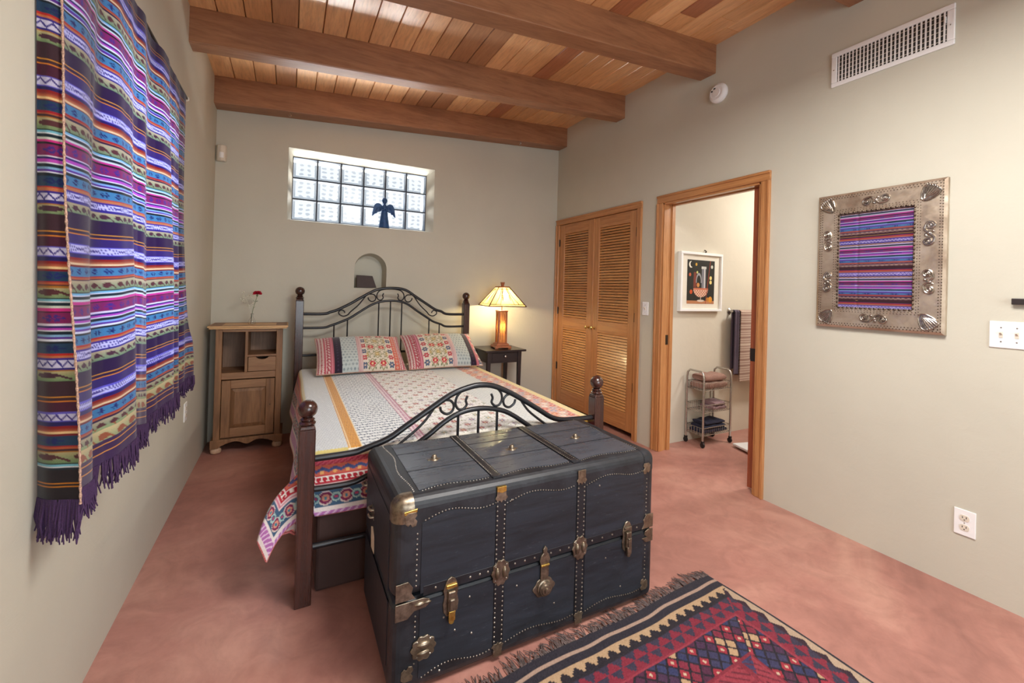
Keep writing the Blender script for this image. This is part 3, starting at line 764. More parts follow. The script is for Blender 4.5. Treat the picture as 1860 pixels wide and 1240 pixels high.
# ------------------------------------------------------------------ bed
HY, FY = -.190, -2.268                     # headboard / footboard planes
bed = thing('bed', (1.37, -1.23, 0), 'queen bed with dark cherry posts and scrolled black iron headboard and footboard', 'bed')
def post(x, y, top):
    mb = MB(); h = .031
    mb.frustum((x, y), 0, top - .115, h, h)
    mb.frustum((x, y), top - .115, top - .100, h, h * .82)
    p = build('bed_post', mb, M['cherry'], bed, bevel=.004)
    f = MB().lathe((x, y, top - .102), [(.024, 0), (.030, .004), (.032, .010), (.027, .016), (.022, .019), (.028, .024), (.022, .029), (.019, .032)], n=24)
    r = .037; f.ball((x, y, top - r), r, 24)
    build('finial', f, M['cherry'], p)
for x, y, tp in ((.636, HY, 1.270), (2.112, HY, 1.255), (.634, FY, .822), (2.100, FY, .824)): post(x, y, tp)
def mirrored(P, cx): return P + [(2 * cx - x, z) for x, z in P[::-1]]
def scrolls(cx, y, zo, zi, k, lower):
    """the pair of iron scrolls between outer and inner arch; k scales about the crown (cx, zo crown, zi inner crown)"""
    out = []
    for s in (-1, 1):
        X = lambda a: cx + s * a * k
        # omega scroll hugging the crown: tip curl, down, round and over
        h = zo - zi
        om = [(.078, zi + .58 * h), (.088, zi + .40 * h), (.082, zi + .22 * h), (.105, zi + .05 * h), (.135, zi + .08 * h), (.152, zi + .30 * h), (.145, zi + .58 * h), (.115, zi + .80 * h), (.060, zi + .90 * h), (0, zi + .93 * h)]
        out.append([(X(a), y, z) for a, z in spline(om, 5)])
        sc = [(.246, zi + .24 * h), (.238, zi + .06 * h), (.205, zi - .08 * h), (.172, zi + .02 * h), (.163, zi + .26 * h), (.185, zi + .46 * h), (.220, zi + .49 * h), (.260, zi + .42 * h)]
        end = [(.345, zi - .34 * h), (.480, zi - 1.07 * h)] if lower is None else [(.345, zi - .34 * h), (.425, zi - .86 * h), (.455, zi - 1.10 * h), (.500, zi - 1.20 * h), (.540, zi - 1.06 * h), (.545, zi - .86 * h), (.515, zi - .74 * h), (.490, zi - .84 * h), (.486, zi - .96 * h)]
        out.append([(X(a), y, z) for a, z in spline(sc + end, 6)])
    return out
# headboard
O = [(.640, 1.044), (.82, 1.044), (.875, 1.060), (.930, 1.079), (1.03, 1.131), (1.128, 1.192), (1.229, 1.250), (1.30, 1.271), (1.38, 1.279), (1.46, 1.276), (1.53, 1.256), (1.61, 1.204), (1.715, 1.138), (1.80, 1.086), (1.86, 1.068), (1.92, 1.042), (2.10, 1.039)]
I = [(.640, .926), (.82, .927), (.880, .944), (.940, .966), (1.03, 1.006), (1.12, 1.066), (1.21, 1.123), (1.285, 1.152), (1.372, 1.163), (1.46, 1.158), (1.535, 1.133), (1.62, 1.075), (1.72, 1.010), (1.785, .970), (1.86, .945), (1.92, .922), (2.10, .922)]
hb = MB(); hb.tube([(x, HY, z) for x, z in spline(O, 6)], .0125, 10)
hb = build('headboard', hb, M['iron'], bed)
mb = MB().tube([(x, HY, z) for x, z in spline(I, 6)], .0105, 10); build('inner_rail', mb, M['iron'], hb)
build('lower_rail', MB().tube([(.640, HY, .697), (2.10, HY, .697)], .0105, 10), M['iron'], hb)
def zat(P, x):
    Q = spline(P, 6)
    for a, b in zip(Q, Q[1:]):
        if a[0] <= x <= b[0]: return a[1] + (b[1] - a[1]) * (x - a[0]) / (b[0] - a[0] + 1e-9)
    return P[0][1]
for x in (.906, 1.014, 1.276, 1.379, 1.482, 1.743, 1.845):
    build('baluster', MB().tube([(x, HY, .697), (x, HY, zat(I, x))], .0062, 8), M['iron'], hb)
for P in scrolls(1.378, HY, 1.279, 1.163, .80, True): build('scroll', MB().tube(P, .0055, 8), M['iron'], hb)
# footboard
O2 = [(.634, .580), (.80, .581), (.858, .592), (.957, .622), (1.038, .670), (1.151, .738), (1.245, .792), (1.329, .818), (1.392, .825), (1.462, .815), (1.552, .776), (1.639, .726), (1.729, .670), (1.800, .626), (1.865, .604), (1.962, .596), (2.10, .594)]
I2 = [(.634, .456), (.79, .453), (.862, .470), (.94, .50), (1.03, .548), (1.139, .614), (1.201, .658), (1.265, .692), (1.332, .709), (1.418, .710), (1.508, .691), (1.574, .659), (1.642, .613), (1.74, .545), (1.82, .500), (1.90, .472), (1.97, .461), (2.10, .458)]
fb = MB().tube([(x, FY, z) for x, z in spline(O2, 6)], .0135, 10)
fb = build('footboard', fb, M['iron'], bed)
build('inner_rail', MB().tube([(x, FY, z) for x, z in spline(I2, 6)], .0120, 10), M['iron'], fb)
build('lower_rail', MB().tube([(.634, FY, .221), (2.10, FY, .221)], .0125, 10), M['iron'], fb)
for x in (.90, 1.01, 1.281, 1.385, 1.485, 1.72, 1.83):
    build('baluster', MB().tube([(x, FY, .221), (x, FY, zat(I2, x))], .0068, 8), M['iron'], fb)
for P in scrolls(1.388, FY, .825, .711, .80, None): build('scroll', MB().tube(P, .0062, 8), M['iron'], fb)
build('box_base', MB().box((.682, -2.225, 0), (2.062, -.24, .36)), M['boxbase'], bed, bevel=.012)
build('mattress', MB().box((.678, -2.205, .36), (2.066, -.235, .572)), M['mattress'], bed, bevel=.03, seg=3)

# ------------------------------------------------------------------ quilt
QX0, QX1, QY0, QY1, QZ = .672, 2.072, -.245, -2.212, .584
def flower(x, y, cx, cy, r, n=6): 
    d = np.hypot(x - cx, y - cy); a = np.arctan2(y - cy, x - cx)
    return d < r * (.62 + .38 * np.abs(np.cos(n * a / 2))), d < r * .3
def lattice_flowers(C, x, y, px, py, r, cols, mask, bg=None, n=6):
    """staggered flowers in a repeat px by py"""
    i = np.floor(y / py); xs = x + (i % 2) * px / 2; j = np.floor(xs / px)
    fx = (xs / px - j - .5) * px; fy = (y / py - i - .5) * py
    pet, cen = flower(fx, fy, 0, 0, r, n); k = ((i * 7 + j * 3) % len(cols)).astype(int)
    for q, c in enumerate(cols):
        C[mask & pet & (k == q)] = c
    C[mask & cen] = (236, 200, 150)
    vine = (np.abs(np.abs(fx) / px * 2 + np.abs(fy) / py * 2 - .95) < .10) & ~pet & (np.sin(fx * 900) + np.cos(fy * 1000) > -.2)
    C[mask & vine] = (150, 150, 116)
    return C
def border_color(m, t, C, mask, A0):
    """patterned quilt border; m distance outward from the mattress edge, t along the edge"""
    def band(a, b): return mask & (m >= a) & (m < b)
    C[band(-.1, .018)] = (212, 200, 150)
    ft = (A0 > 0) & (A0 < 1.36)
    C[band(-.1, .026) & ft] = (222, 218, 206)
    C[band(.018, .034) & ~ft] = (222, 168, 70); C[band(.026, .034) & ft] = (214, 190, 150)
    b = band(.034, .058); C[b] = (176, 52, 72); C[b & ((t / .012 + m / .008).astype(int) % 2 == 0)] = (206, 96, 110)
    b = band(.058, .098); C[b] = (206, 104, 84); z = .078 + .012 * np.abs(((t / .05) % 1) - .5) * 2 - .006
    C[b & (np.abs(m - z) < .007)] = (74, 84, 132); C[b & (np.hypot(((t / .05) % 1 - .5) * .05, m - .088) < .008)] = (236, 176, 110)
    b = band(.098, .136); C[b] = (236, 226, 218); d = np.hypot(((t / .024) % 1 - .5) * .024, m - .117)
    C[b & (d < .0095)] = (176, 34, 52); C[b & ((np.abs(m - .101) < .004) | (np.abs(m - .133) < .004))] = (190, 50, 66)
    b = band(.136, .160); C[b] = (232, 206, 208); C[b & (np.abs(m - .148) < .004)] = (206, 130, 150)
    b = band(.160, .232); C[b] = (66, 96, 126); tt = (t / .082) % 1 - .5; d = np.hypot(tt * .082, m - .196)
    C[b & (d < .030)] = (214, 196, 190); C[b & (d < .025)] = (126, 40, 84); C[b & (d < .015)] = (216, 150, 130); C[b & (d < .007)] = (70, 130, 150)
    d2 = np.hypot(((t / .082 + .5) % 1 - .5) * .082, m - .196); C[b & (np.abs(d2 - .016) < .004)] = (170, 200, 196); C[b & (d2 < .006)] = (190, 70, 110)
    b = band(.232, .248); C[b] = (232, 222, 220)
    b = band(.248, .300); C[b] = (178, 110, 176); C[b & (((t / .03 + m / .03) % 1) < .35)] = (222, 190, 220)
    b = band(.300, .325); C[b] = (226, 214, 212); b = band(.325, 1); C[b] = (196, 60, 76); C[b & (((t / .016) % 1) < .4)] = (226, 150, 140)
    return C
def quilt():
    oL, oR, oF = .345, .345, .278
    a = np.concatenate([np.linspace(-oL, 0, 70, endpoint=False), np.linspace(0, QX1 - QX0, 290, endpoint=False), np.linspace(QX1 - QX0, QX1 - QX0 + oR, 50)])
    L = QY0 - QY1
    b = np.concatenate([np.linspace(-.01, L, 390, endpoint=False), np.linspace(L, L + oF, 62)])
    A, B = np.meshgrid(a, b); wq = QX1 - QX0
    p = np.maximum(-A, 0); pr = np.maximum(A - wq, 0); q = np.maximum(B - L, 0)
    side = np.maximum(p, pr); h = np.hypot(side, q); th = np.arctan2(q, side + 1e-9)
    X = QX0 + np.clip(A, 0, wq); Y = QY0 - np.clip(B, 0, L)
    r = .035                                              # rounded fold over the edge, then the drop
    ang = np.minimum(h / r, PI / 2); hz = r * np.sin(ang); dz = r * (1 - np.cos(ang)) + np.maximum(h - r * PI / 2, 0)
    corner = np.clip(np.minimum(side, q) / .10, 0, 1)
    flare_s = (hz * .75 + np.maximum(h - .05, 0) * .16) * (1 - corner) + corner * .185 * (1 - np.exp(-h / .15))
    flare_f = hz * .40 + np.maximum(h - .05, 0) * .02
    cs, cf = np.cos(th), np.sin(th)
    wav = .010 * np.sin(B * 9 + 1) * np.clip(side / .2, 0, 1) * (1 - corner) + .004 * np.sin(A * 11) * np.clip(q / .2, 0, 1) * (1 - corner)
    sg = np.where(p > 0, -1, np.where(pr > 0, 1, 0))
    X = X + sg * (flare_s * cs * (1 + .25 * corner) + wav * cs); Y = Y - np.minimum(flare_f * cf + np.maximum(wav, 0) * cf, .030)
    Z = QZ - dz * np.where(corner > 0, .96, 1)
    Z = Z + .0030 * np.sin(A * 520) * np.sin(B * 260 + np.sin(A * 60)) * (h < .01)
    Z = Z + .012 * np.exp(-((A - wq / 2) / .5) ** 2) * np.clip(B / .3, 0, 1) * np.clip((L - B) / .3, 0, 1)
    Z = np.maximum(Z, .03)
    Y = np.where(q > 0, np.maximum(Y, QY1 - .034), Y)
    # colours
    x = X * 0 + QX0 + A; y = B
    C = np.zeros(A.shape + (3,)); C[:] = (216, 218, 216)
    def rng_(lo, hi): return (x >= lo) & (x < hi)
    m = rng_(-9, .802); C[m] = (212, 217, 217); C[m & (np.sin(y * 420 + np.sin(x * 30) * 2) > .55)] = (184, 190, 194)
    m = rng_(.802, .858); C[m] = (214, 152, 54); C[m & (np.sin(y * 340 + np.sin(x * 200)) > .5)] = (186, 124, 46); C[m & (np.abs(x - .806) < .003)] = (236, 216, 170); C[m & (np.abs(x - .854) < .003)] = (236, 216, 170)
    m = rng_(.858, 1.098); C[m] = (90, 106, 122); i = np.floor(y / .036); xx = x / .030 + (i % 2) * .5
    d = np.hypot((xx - np.floor(xx) - .5) * .030, (y / .036 - i - .5) * .034); C[m & (d < .0155)] = (226, 230, 230)
    m = rng_(1.098, 1.142); C[m] = (224, 210, 212); C[m & (np.hypot(((y / .022) % 1 - .5) * .022, x - 1.120) < .008)] = (176, 110, 140); C[m & ((np.abs(x - 1.102) < .003) | (np.abs(x - 1.138) < .003))] = (180, 120, 140)
    m = rng_(1.142, 1.63); C[m] = (230, 228, 224); C = lattice_flowers(C, x - 1.142, y, .098, .066, .019, [(150, 70, 80), (150, 160, 144), (160, 92, 104), (150, 136, 158), (176, 116, 112)], m)
    m = rng_(1.63, 1.865); C[m] = (214, 216, 212); C[m & (np.hypot(((x / .022) % 1 - .5) * .022, ((y / .03) % 1 - .5) * .03) < .005)] = (176, 188, 190)
    m = rng_(1.865, 2.03); C[m] = (214, 168, 150); C = lattice_flowers(C, x - 1.865, y, .055, .05, .022, [(198, 80, 80), (226, 214, 206), (206, 120, 84), (150, 150, 180)], m)
    m = rng_(2.03, 9); C[m] = (226, 206, 148)
    mm = np.where(q > side, q, side); tt = np.where(q > side, A, B)
    C = border_color(mm - .012, tt, C, (mm > .012), np.where(q > side, A, -1))
    mm2 = (q > 0) & (q < .03) & (side == 0) & (x > .66) & (x < .80); C[mm2] = (206, 190, 120)
    base = (1.37, -1.23, QZ)
    t = thing('patchwork_quilt', base, 'patchwork quilt with mustard, floral and coral stripes spread over the bed', 'quilt')
    grid_mesh('quilted_top', X, Y, Z, C, M['quilt'], t, base, thick=.006)
    path = [(X[i, 0], Y[i, 0], Z[i, 0]) for i in range(0, X.shape[0], 3)] + [(X[-1, j], Y[-1, j], Z[-1, j]) for j in range(0, X.shape[1], 3)] + [(X[i, -1], Y[i, -1], Z[i, -1]) for i in range(X.shape[0] - 1, -1, -3)]
    build('hem_binding', MB().tube(path, .0045, 6), M['hem'], t, label='narrow rose hem binding')
    return t
quilt()

# ------------------------------------------------------------------ pillows
def pillow(x0, x1, cols, label, lean):
    nu, nv = 170, 110
    s = np.linspace(-1, 1, nu); w = np.linspace(-1, 1, nv); Sx, T = np.meshgrid(s, w)
    hw = (x1 - x0) / 2; cx = (x0 + x1) / 2
    a = np.array([0, -.672, .612]); b = np.array([0, -.285, .842]) + np.array(lean)     # lower edge / upper edge
    cen = (a + b) / 2; up = (b - a) / 2; nrm = np.cross([1, 0, 0], up); nrm = nrm / np.linalg.norm(nrm)
    if nrm[1] > 0: nrm = -nrm
    thick = .085 * ((1 - np.abs(Sx) ** 3.2) * (1 - np.abs(T) ** 3.0)) ** .62
    pin = 1 - .055 * (1 - np.abs(Sx) ** 2.0) * (np.abs(T) ** 4); pin2 = 1 - .035 * (1 - T ** 2) * np.abs(Sx) ** 4
    xs = Sx * hw * pin2; k = T * pin
    flop = .012 * np.abs(Sx) ** 6 * np.abs(T) ** 6
    wr = .004 * np.sin(Sx * 9 + T * 3) * (1 - Sx ** 2) * (1 - T ** 2)
    C = cols((Sx + 1) / 2 * 2 * hw, (T + 1) / 2 * .45) * .96
    p = None
    out = []
    for sg in (1, -1):
        dd = thick * (1.0 if sg > 0 else .42) * sg + wr * (sg > 0)
        out.append((cx + xs + nrm[0] * dd, cen[1] + up[1] * k + nrm[1] * dd + flop, cen[2] + up[2] * k + nrm[2] * dd))
    base = (cx, -.48, .60)
    o = thing('pillow', base, label, 'pillow', 'pillows against the headboard')
    X, Y, Z = out[0]; front = grid_mesh('pillow_front', X, Y, Z, C, M['quilt'], o, base)
    X, Y, Z = out[1]; grid_mesh('pillow_back', X, Y, Z, np.full(C.shape, 206.0), M['quilt'], o, base)
    n = 90; path = []
    for sx, t in [(-1 + 2 * i / n, -1) for i in range(n)] + [(1, -1 + 2 * i / n) for i in range(n)] + [(1 - 2 * i / n, 1) for i in range(n)] + [(-1, 1 - 2 * i / n) for i in range(n)]:
        q = 1 - .055 * (1 - abs(sx) ** 2) * abs(t) ** 4; q2 = 1 - .035 * (1 - t * t) * abs(sx) ** 4
        path.append((cx + sx * hw * q2, cen[1] + up[1] * t * q + .012 * abs(sx) ** 6 * abs(t) ** 6, cen[2] + up[2] * t * q))
    build('piping', MB().tube(path, .0042, 6, closed=True), M['trim_white'], o)
    return o
def pcols(order):
    def f(x, y):
        C = np.zeros(x.shape + (3,)); tot = sum(w for w, _ in order); X = x / x.max() * tot; a = 0
        for w, k in order:
            m = (X >= a) & (X <= a + w); u = X - a
            if k == 'zig':
                C[m] = (226, 206, 200); C[m & (np.abs(((u / .022) % 1) - .5 - .32 * (2 * np.abs((y / .018) % 1 - .5) - .5)) < .2)] = (178, 66, 78); C[m & (np.abs(u - w * .62) < .007)] = (196, 90, 104)
                C[m & (u > w * .70) & (((y / .016) + (u / .012)).astype(int) % 2 == 0)] = (176, 84, 96)
            elif k == 'pink': C[m] = (190, 104, 118); C[m & (np.abs(u - w / 2) < w * .1)] = (226, 150, 166)
            elif k == 'black': C[m] = (42, 30, 48); C[m & (np.hypot(((y / .03) % 1 - .5) * .03, u - w / 2) < .006)] = (70, 52, 80)
            elif k == 'blue':
                C[m] = (194, 204, 202); i = np.floor(y / .03); q = u / .026 + (i % 2) * .5
                d = np.abs((q - np.floor(q) - .5) * .026) + np.abs((y / .03 - i - .5) * .03); C[m & (d < .0095)] = (138, 152, 158); C[m & (d < .003)] = (206, 208, 196)
            elif k == 'strip': C[m] = (222, 196, 192); C[m & ((u / .006).astype(int) % 2 == 0)] = (202, 160, 160)
            elif k == 'coral':
                C[m] = (208, 106, 92); C[m & (np.hypot(((y / .03) % 1 - .5) * .03, u - w * .5) < .009)] = (226, 176, 150); C[m & (np.hypot(((y / .03) % 1 - .5) * .03, u - w * .5) < .004)] = (120, 120, 150)
            elif k == 'edge':
                C[m] = (228, 216, 200); i = np.floor(y / .066); d = np.hypot(u - w / 2, (y / .066 - i - .5) * .066)
                pet, cen = flower(u, (y / .066 - i) * .066, w / 2, .033, .026, 6); C[m & pet & (i % 2 == 0)] = (84, 100, 128); C[m & pet & (i % 2 == 1)] = (196, 70, 82); C[m & cen] = (214, 190, 170)
            else:
                C[m] = (226, 216, 198); pw = w / 2
                j = np.floor(y / .085); xs = u / pw + (j % 2) * .5; c = np.floor(xs)
                fx = (xs - c - .5) * pw; fy = (y / .085 - j - .5) * .085
                pet, cen = flower(fx, fy, 0, 0, .027, 6)
                vine = (np.abs(np.abs(fx) / pw * 2 + np.abs(fy) / .085 * 2 - .98) < .09); C[m & vine] = (150, 146, 100)
                C[m & (np.hypot(np.abs(fx) - pw * .3, np.abs(fy) - .03) < .006)] = (120, 128, 90)
                C[m & pet & (j % 2 == 0)] = (196, 50, 62); C[m & pet & (j % 2 == 1)] = (176, 156, 90)
                C[m & cen] = (236, 206, 150)
                C[m & pet & (np.abs(np.sin(3 * np.arctan2(fy, fx))) < .16)] = (232, 214, 196)
            a += w
        return C
    return f
o1 = [(.095, 'zig'), (.026, 'pink'), (.055, 'black'), (.120, 'blue'), (.034, 'strip'), (.026, 'edge'), (.165, 'floral'), (.048, 'edge'), (.040, 'coral'), (.05, 'zig')]
o2 = [(.085, 'zig'), (.030, 'pink'), (.058, 'edge'), (.150, 'floral'), (.040, 'edge'), (.036, 'strip'), (.120, 'blue'), (.052, 'black'), (.028, 'pink'), (.035, 'edge')]
pillow(.752, 1.425, pcols(o1), 'patterned pillow with its black stripe at the end by the pine cabinet', (0, 0, 0))
pillow(1.450, 2.108, pcols(o2), 'patterned pillow with its black stripe at the end by the lamp', (0, -.01, .012))

# ------------------------------------------------------------------ steamer trunk
TX0, TX1, TY0, TY1, TH, TM = .860, 1.962, -2.850, -2.318, .622, .302
trunk = thing('steamer_trunk', ((TX0 + TX1) / 2, (TY0 + TY1) / 2, 0), 'large old black steamer trunk with brass hardware at the foot of the bed', 'trunk')
build('trunk_body', MB().box((TX0, TY0, .008), (TX1, TY1, TM)), M['binding'], trunk, bevel=.030, seg=4)
lid = build('trunk_lid', MB().box((TX0, TY0, TM + .003), (TX1, TY1, TH)), M['binding'], trunk, bevel=.036, seg=5)
build('seam_core', MB().box((TX0 + .03, TY0 + .03, TM - .04), (TX1 - .03, TY1 - .03, TM + .04)), M['strap'], trunk)
FRT = lambda a, b, d: (a, TY0 - d, b)
TOP = lambda a, b, d: (a, b, TH + d)
LFT = lambda a, b, d: (TX0 - d, a, b)
def wave(x, a, b, amp): t = (x - a) / (b - a); return amp * (math.sin(2 * PI * t - .6) * .6 + .5 * t)
cols3 = [(.950, 1.209), (1.249, 1.548), (1.596, 1.895)]
def nails(P, r=.0030, step=.0115, axis='y-', par=None):
    studs = MB()
    for p, q in zip(P, P[1:]):
        L = math.dist(p, q)
        nails.acc += L
        while nails.acc >= step:
            nails.acc -= step; f = 1 - nails.acc / L if L else 0
            studs.dome([p[k] + (q[k] - p[k]) * f for k in range(3)], r, axis, 6)
    build('nail_row', studs, M['stud'], par or trunk)
nails.acc = 0
for i, (a, b) in enumerate(cols3):
    n = 26; xs = [a + (b - a) * k / n for k in range(n + 1)]
    up = [(x, .545 + wave(x, a, b, .020)) for x in xs]; dn = [(x, .062 + wave(x, a, b, .016)) for x in xs]
    if i == 0: dn = [(x, .052 + wave(x, a, b, .02)) for x in xs]
    mb = MB().prism([(a, .315), (b, .315)] + up[::-1], FRT, .0, .0022); f1 = build('front_panel', mb, M['canvas'], trunk)
    mb = MB().prism(dn + [(b, .288), (a, .288)], FRT, .0, .0022); f2 = build('front_panel', mb, M['canvas'], trunk)
    nails([FRT(x, z + .004, .001) for x, z in up], par=f1); nails([FRT(x, z - .004, .001) for x, z in dn], par=f2)
    tb = [(x, TY0 + .052 + wave(x, a, b, .016)) for x in xs]; tk = [(x, TY1 - .045 + wave(x, a, b, .012)) for x in xs]
    a2, b2 = a - .005 + .01 * (i == 1), b
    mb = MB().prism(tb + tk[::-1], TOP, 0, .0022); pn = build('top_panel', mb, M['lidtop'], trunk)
    for yy in (TY0 + .20, TY0 + .37):                # board seams in the lid
        build('board_seam', MB().box((a, yy, TH + .002), (b, yy + .0035, TH + .0034)), M['strap'], pn)
    nails([TOP(x, y - .005, 0) for x, y in tb], axis='z+', r=.0028, par=pn); nails([TOP(x, y + .005, 0) for x, y in tk], axis='z+', r=.0028, par=pn)
# straps between the panels, and the band along the seam
for a in (1.229, 1.572):
    for nm, z0, z1 in (('front_strap', TM + .012, .592), ('front_strap', .030, TM - .012)):
        sp = build(nm, MB().box((a - .019, TY0 - .0035, z0), (a + .019, TY0, z1)), M['strap'], trunk, bevel=.0015)
        for s in (-.014, .014):
            nails.acc = 0; nails([(a + s, TY0 - .0035, z1 - .004), (a + s, TY0 - .0035, z0 + .006)], .0034, .0165, 'y-', sp)
    sp = build('lid_strap', MB().box((a - .017, TY0 + .03, TH), (a + .017, TY1 - .03, TH + .004)), M['strap'], trunk, bevel=.0015)
    for s in (-.0125, .0125):
        nails([(a + s, TY0 + .045, TH + .004), (a + s, TY1 - .04, TH + .004)], .0030, .0125, 'z+', sp)
for x in (.936, 1.911):
    for z0, z1 in ((.09, .255), (.335, .52)):
        nails([(x, TY0 - .0005, z0), (x, TY0 - .0005, z1)], .0034, .0165, 'y-')
    xx = .926 if x < 1 else 1.897
    nails([(xx + .008 * math.sin((y - TY0) * 22), y, TH) for y in np.linspace(TY0 + .05, TY1 - .03, 20)], .0030, .0125, 'z+')
sb = build('seam_band', MB().box((.960, TY0 - .003, TM + .004), (1.90, TY0, TM + .034)), M['strap'], trunk, bevel=.001)
k = 0
for x in (1.00, 1.04, 1.12, 1.155, 1.185, 1.29, 1.33, 1.37, 1.44, 1.48, 1.52, 1.63, 1.68, 1.73, 1.86): build('rivet', MB().dome((x, TY0 - .003, TM + .019), .0042, 'y-'), M['stud'], sb)
for x, z in ((1.03, .215), (1.12, .255), (1.13, .13), (1.30, .24), (1.46, .13), (1.70, .235), (1.78, .10), (1.02, .045), (1.07, .16), (1.27, .55), (1.66, .53)): build('rivet', MB().dome((x, TY0 - .002, z), .0040, 'y-'), M['stud'], trunk)
# corner caps: shells hugging the rounded corners
def corner_cap(x, z, sx, top):
    """quarter-round shell over the front corner of lid or body"""
    mb = MB(); r = .0375; g = .0018; ext = .075; n = 8
    cx, cy, cz = (x + sx * r, TY0 + r, z - r if top else z + r); sz = 1 if top else -1
    # front plate reaching on to the front face, rounded lobes
    pf = [(0, 0), (ext * .55, 0), (ext * .66, -.02), (ext * .50, -.036), (ext * .60, -.052), (ext * .45, -.068), (ext * .30, -.058), (ext * .22, -.074), (.0, -.070)]
    # patch of the rounded edge strip (around the vertical edge) and the top edge strip
    def surf(px, py, pz):
        # project a point outward on the rounded box
        q = Vector((px, py, pz)); c = Vector((min(max(px, TX0 + r), TX1 - r), max(py, TY0 + r), (min(pz, z - r) if top else max(pz, z + r))))
        d = q - c
        return c + d.normalized() * (r + g) if d.length > 1e-6 else q
    vs, fs = [], []
    m = 14
    for i in range(m + 1):
        for j in range(m + 1):
            u = -.05 + .115 * i / m; w = -.05 + .125 * j / m       # u: sideways around the vertical edge, w: vertically over the top edge
            px = x + sx * (u if u > 0 else 0) + (0 if u > 0 else 0); py = TY0 - (0 if u > 0 else 0) + (-u if u < 0 else 0)
            pz = z - sz * (w if w > 0 else 0); py2 = py + (-w if w < 0 else 0)
            if u < 0 and w < 0: px += sx * (-w) * .0
            vs.append(surf(px, min(py2, TY0 + .09), pz)); 
    for i in range(m):
        for j in range(m): fs.append((i * (m + 1) + j, i * (m + 1) + j + 1, (i + 1) * (m + 1) + j + 1, (i + 1) * (m + 1) + j))
    mb.add(vs, fs, True)
    return mb
def lobed(cx, cz, w, h, F, d0, d1, lob=4):
    o = []
    for k in range(40):
        t = 2 * PI * k / 40; r = 1 + .07 * math.cos(lob * 2 * t)
        o.append((cx + w * r * math.cos(t), cz + h * r * math.sin(t)))
    return MB().prism(o, F, d0, d1)
for x, z, sx, top in ((TX0, TH, 1, True), (TX1, TH, -1, True), (TX0, .008, 1, False), (TX1, .008, -1, False)):
    cp = build('corner_cap', corner_cap(x, z, sx, top), M['oldbrass'] if x < 1.2 and top else M['binding'], trunk, label='worn brass corner cap' if (x < 1.2 and top) else None)
    sz = 1 if top else -1
    o = [(.044, .030), (.070, .030), (.073, .018), (.066, .010), (.074, .000), (.070, -.014), (.058, -.016), (.052, -.006), (.045, -.012), (.036, -.004), (.034, .02)]
    build('corner_plate', MB().prism([(x + sx * a, z - sz * (.072 - b) if True else 0) for a, b in o], FRT, .001, .004), M['oldbrass'], trunk, bevel=.001)
    for a, b in ((.062, .0), (.066, -.008), (.046, -.002)): pass
build('brass_wear', MB().prism([(TX0 + .030, .585), (TX0 + .075, .590), (TX0 + .073, .577), (TX0 + .034, .572)], FRT, -.006, .0035), M['oldgold'], trunk, bevel=.002)
# seam corner plates
for x, sx in ((TX0, 1), (TX1, -1)):
    pl = MB().prism([(x + sx * a, b) for a, b in ((.012, TM + .004), (.012, TM + .060), (.050, TM + .062), (.066, TM + .040), (.062, TM + .022), (.074, TM + .004))], FRT, .0005, .004)
    build('seam_plate', pl, M['oldbrass'], trunk, bevel=.001)
    lw = .120 if x < 1.2 else .055
    pl = MB().prism([(x + sx * a, b) for a, b in ((.012, TM - .055), (.012, TM - .002), (lw - .02, TM - .002), (lw, TM - .010), (lw + .004, TM - .022), (lw - .012, TM - .034), (.072, TM - .036), (.05, TM - .055))], FRT, .0005, .004)
    q = build('seam_plate', pl, M['oldbrass'], trunk, bevel=.001)
    if x < 1.2: build('ridge', MB().ball((x + .088, TY0 - .005, TM - .018), .02, 10, (.9, .3, .35)).ball((x + .115, TY0 - .005, TM - .018), .013, 10, (.9, .3, .35)), M['oldbrass'], q)
# strap end clips at lid edge and bottom
for a in (1.229, 1.572):
    o = [(-.018, .018), (.018, .018), (.018, -.012), (.024, -.022), (.016, -.032), (.006, -.030), (0, -.038), (-.006, -.030), (-.016, -.032), (-.024, -.022), (-.018, -.012)]
    build('strap_clip', MB().prism([(a + u, .588 + w) for u, w in o], FRT, .001, .0058), M['oldbrass'], trunk, bevel=.0012)
    if a < 1.4: build('brass_wear', MB().prism([(a - .018, .606), (a + .018, .606), (a + .018, .588), (a + .002, .584), (a - .018, .590)], FRT, -.004, .0064), M['oldgold'], trunk, bevel=.001)
    build('strap_clip', MB().prism([(a + u * .9, .034 - w * .9) for u, w in o], FRT, .001, .0055), M['oldbrass'], trunk, bevel=.0012)
    build('strap_clip', MB().prism([(a + u * .8, TY0 + .052 + w * .5) for u, w in o], TOP, .001, .0055), M['binding'], trunk, bevel=.0012)
# oval bosses with two almond ridges
for cx, cz, rot in ((1.233, TM + .006, 0), (1.570, TM + .008, 0), (.964, .142, 1)):
    mb = lobed(cx, cz, .034 if not rot else .040, .044 if not rot else .038, FRT, .002, .008, 5)
    b = build('oval_boss', mb, M['oldbrass'], trunk, bevel=.002)
    r = MB()
    for s in (-1, 1):
        if rot: r.ball((cx + s * 0, TY0 - .008, cz + s * .013), .026, 12, (.85, .36, .36))
        else: r.ball((cx + s * .014, TY0 - .008, cz), .026, 12, (.36, .36, .80))
    build('ridge', r, M['oldbrass'], b)
    for q in range(4): build('rivet', MB().dome((cx + .030 * math.cos(PI / 4 + q * PI / 2), TY0 - .008, cz + .034 * math.sin(PI / 4 + q * PI / 2)), .0035), M['stud'], b)
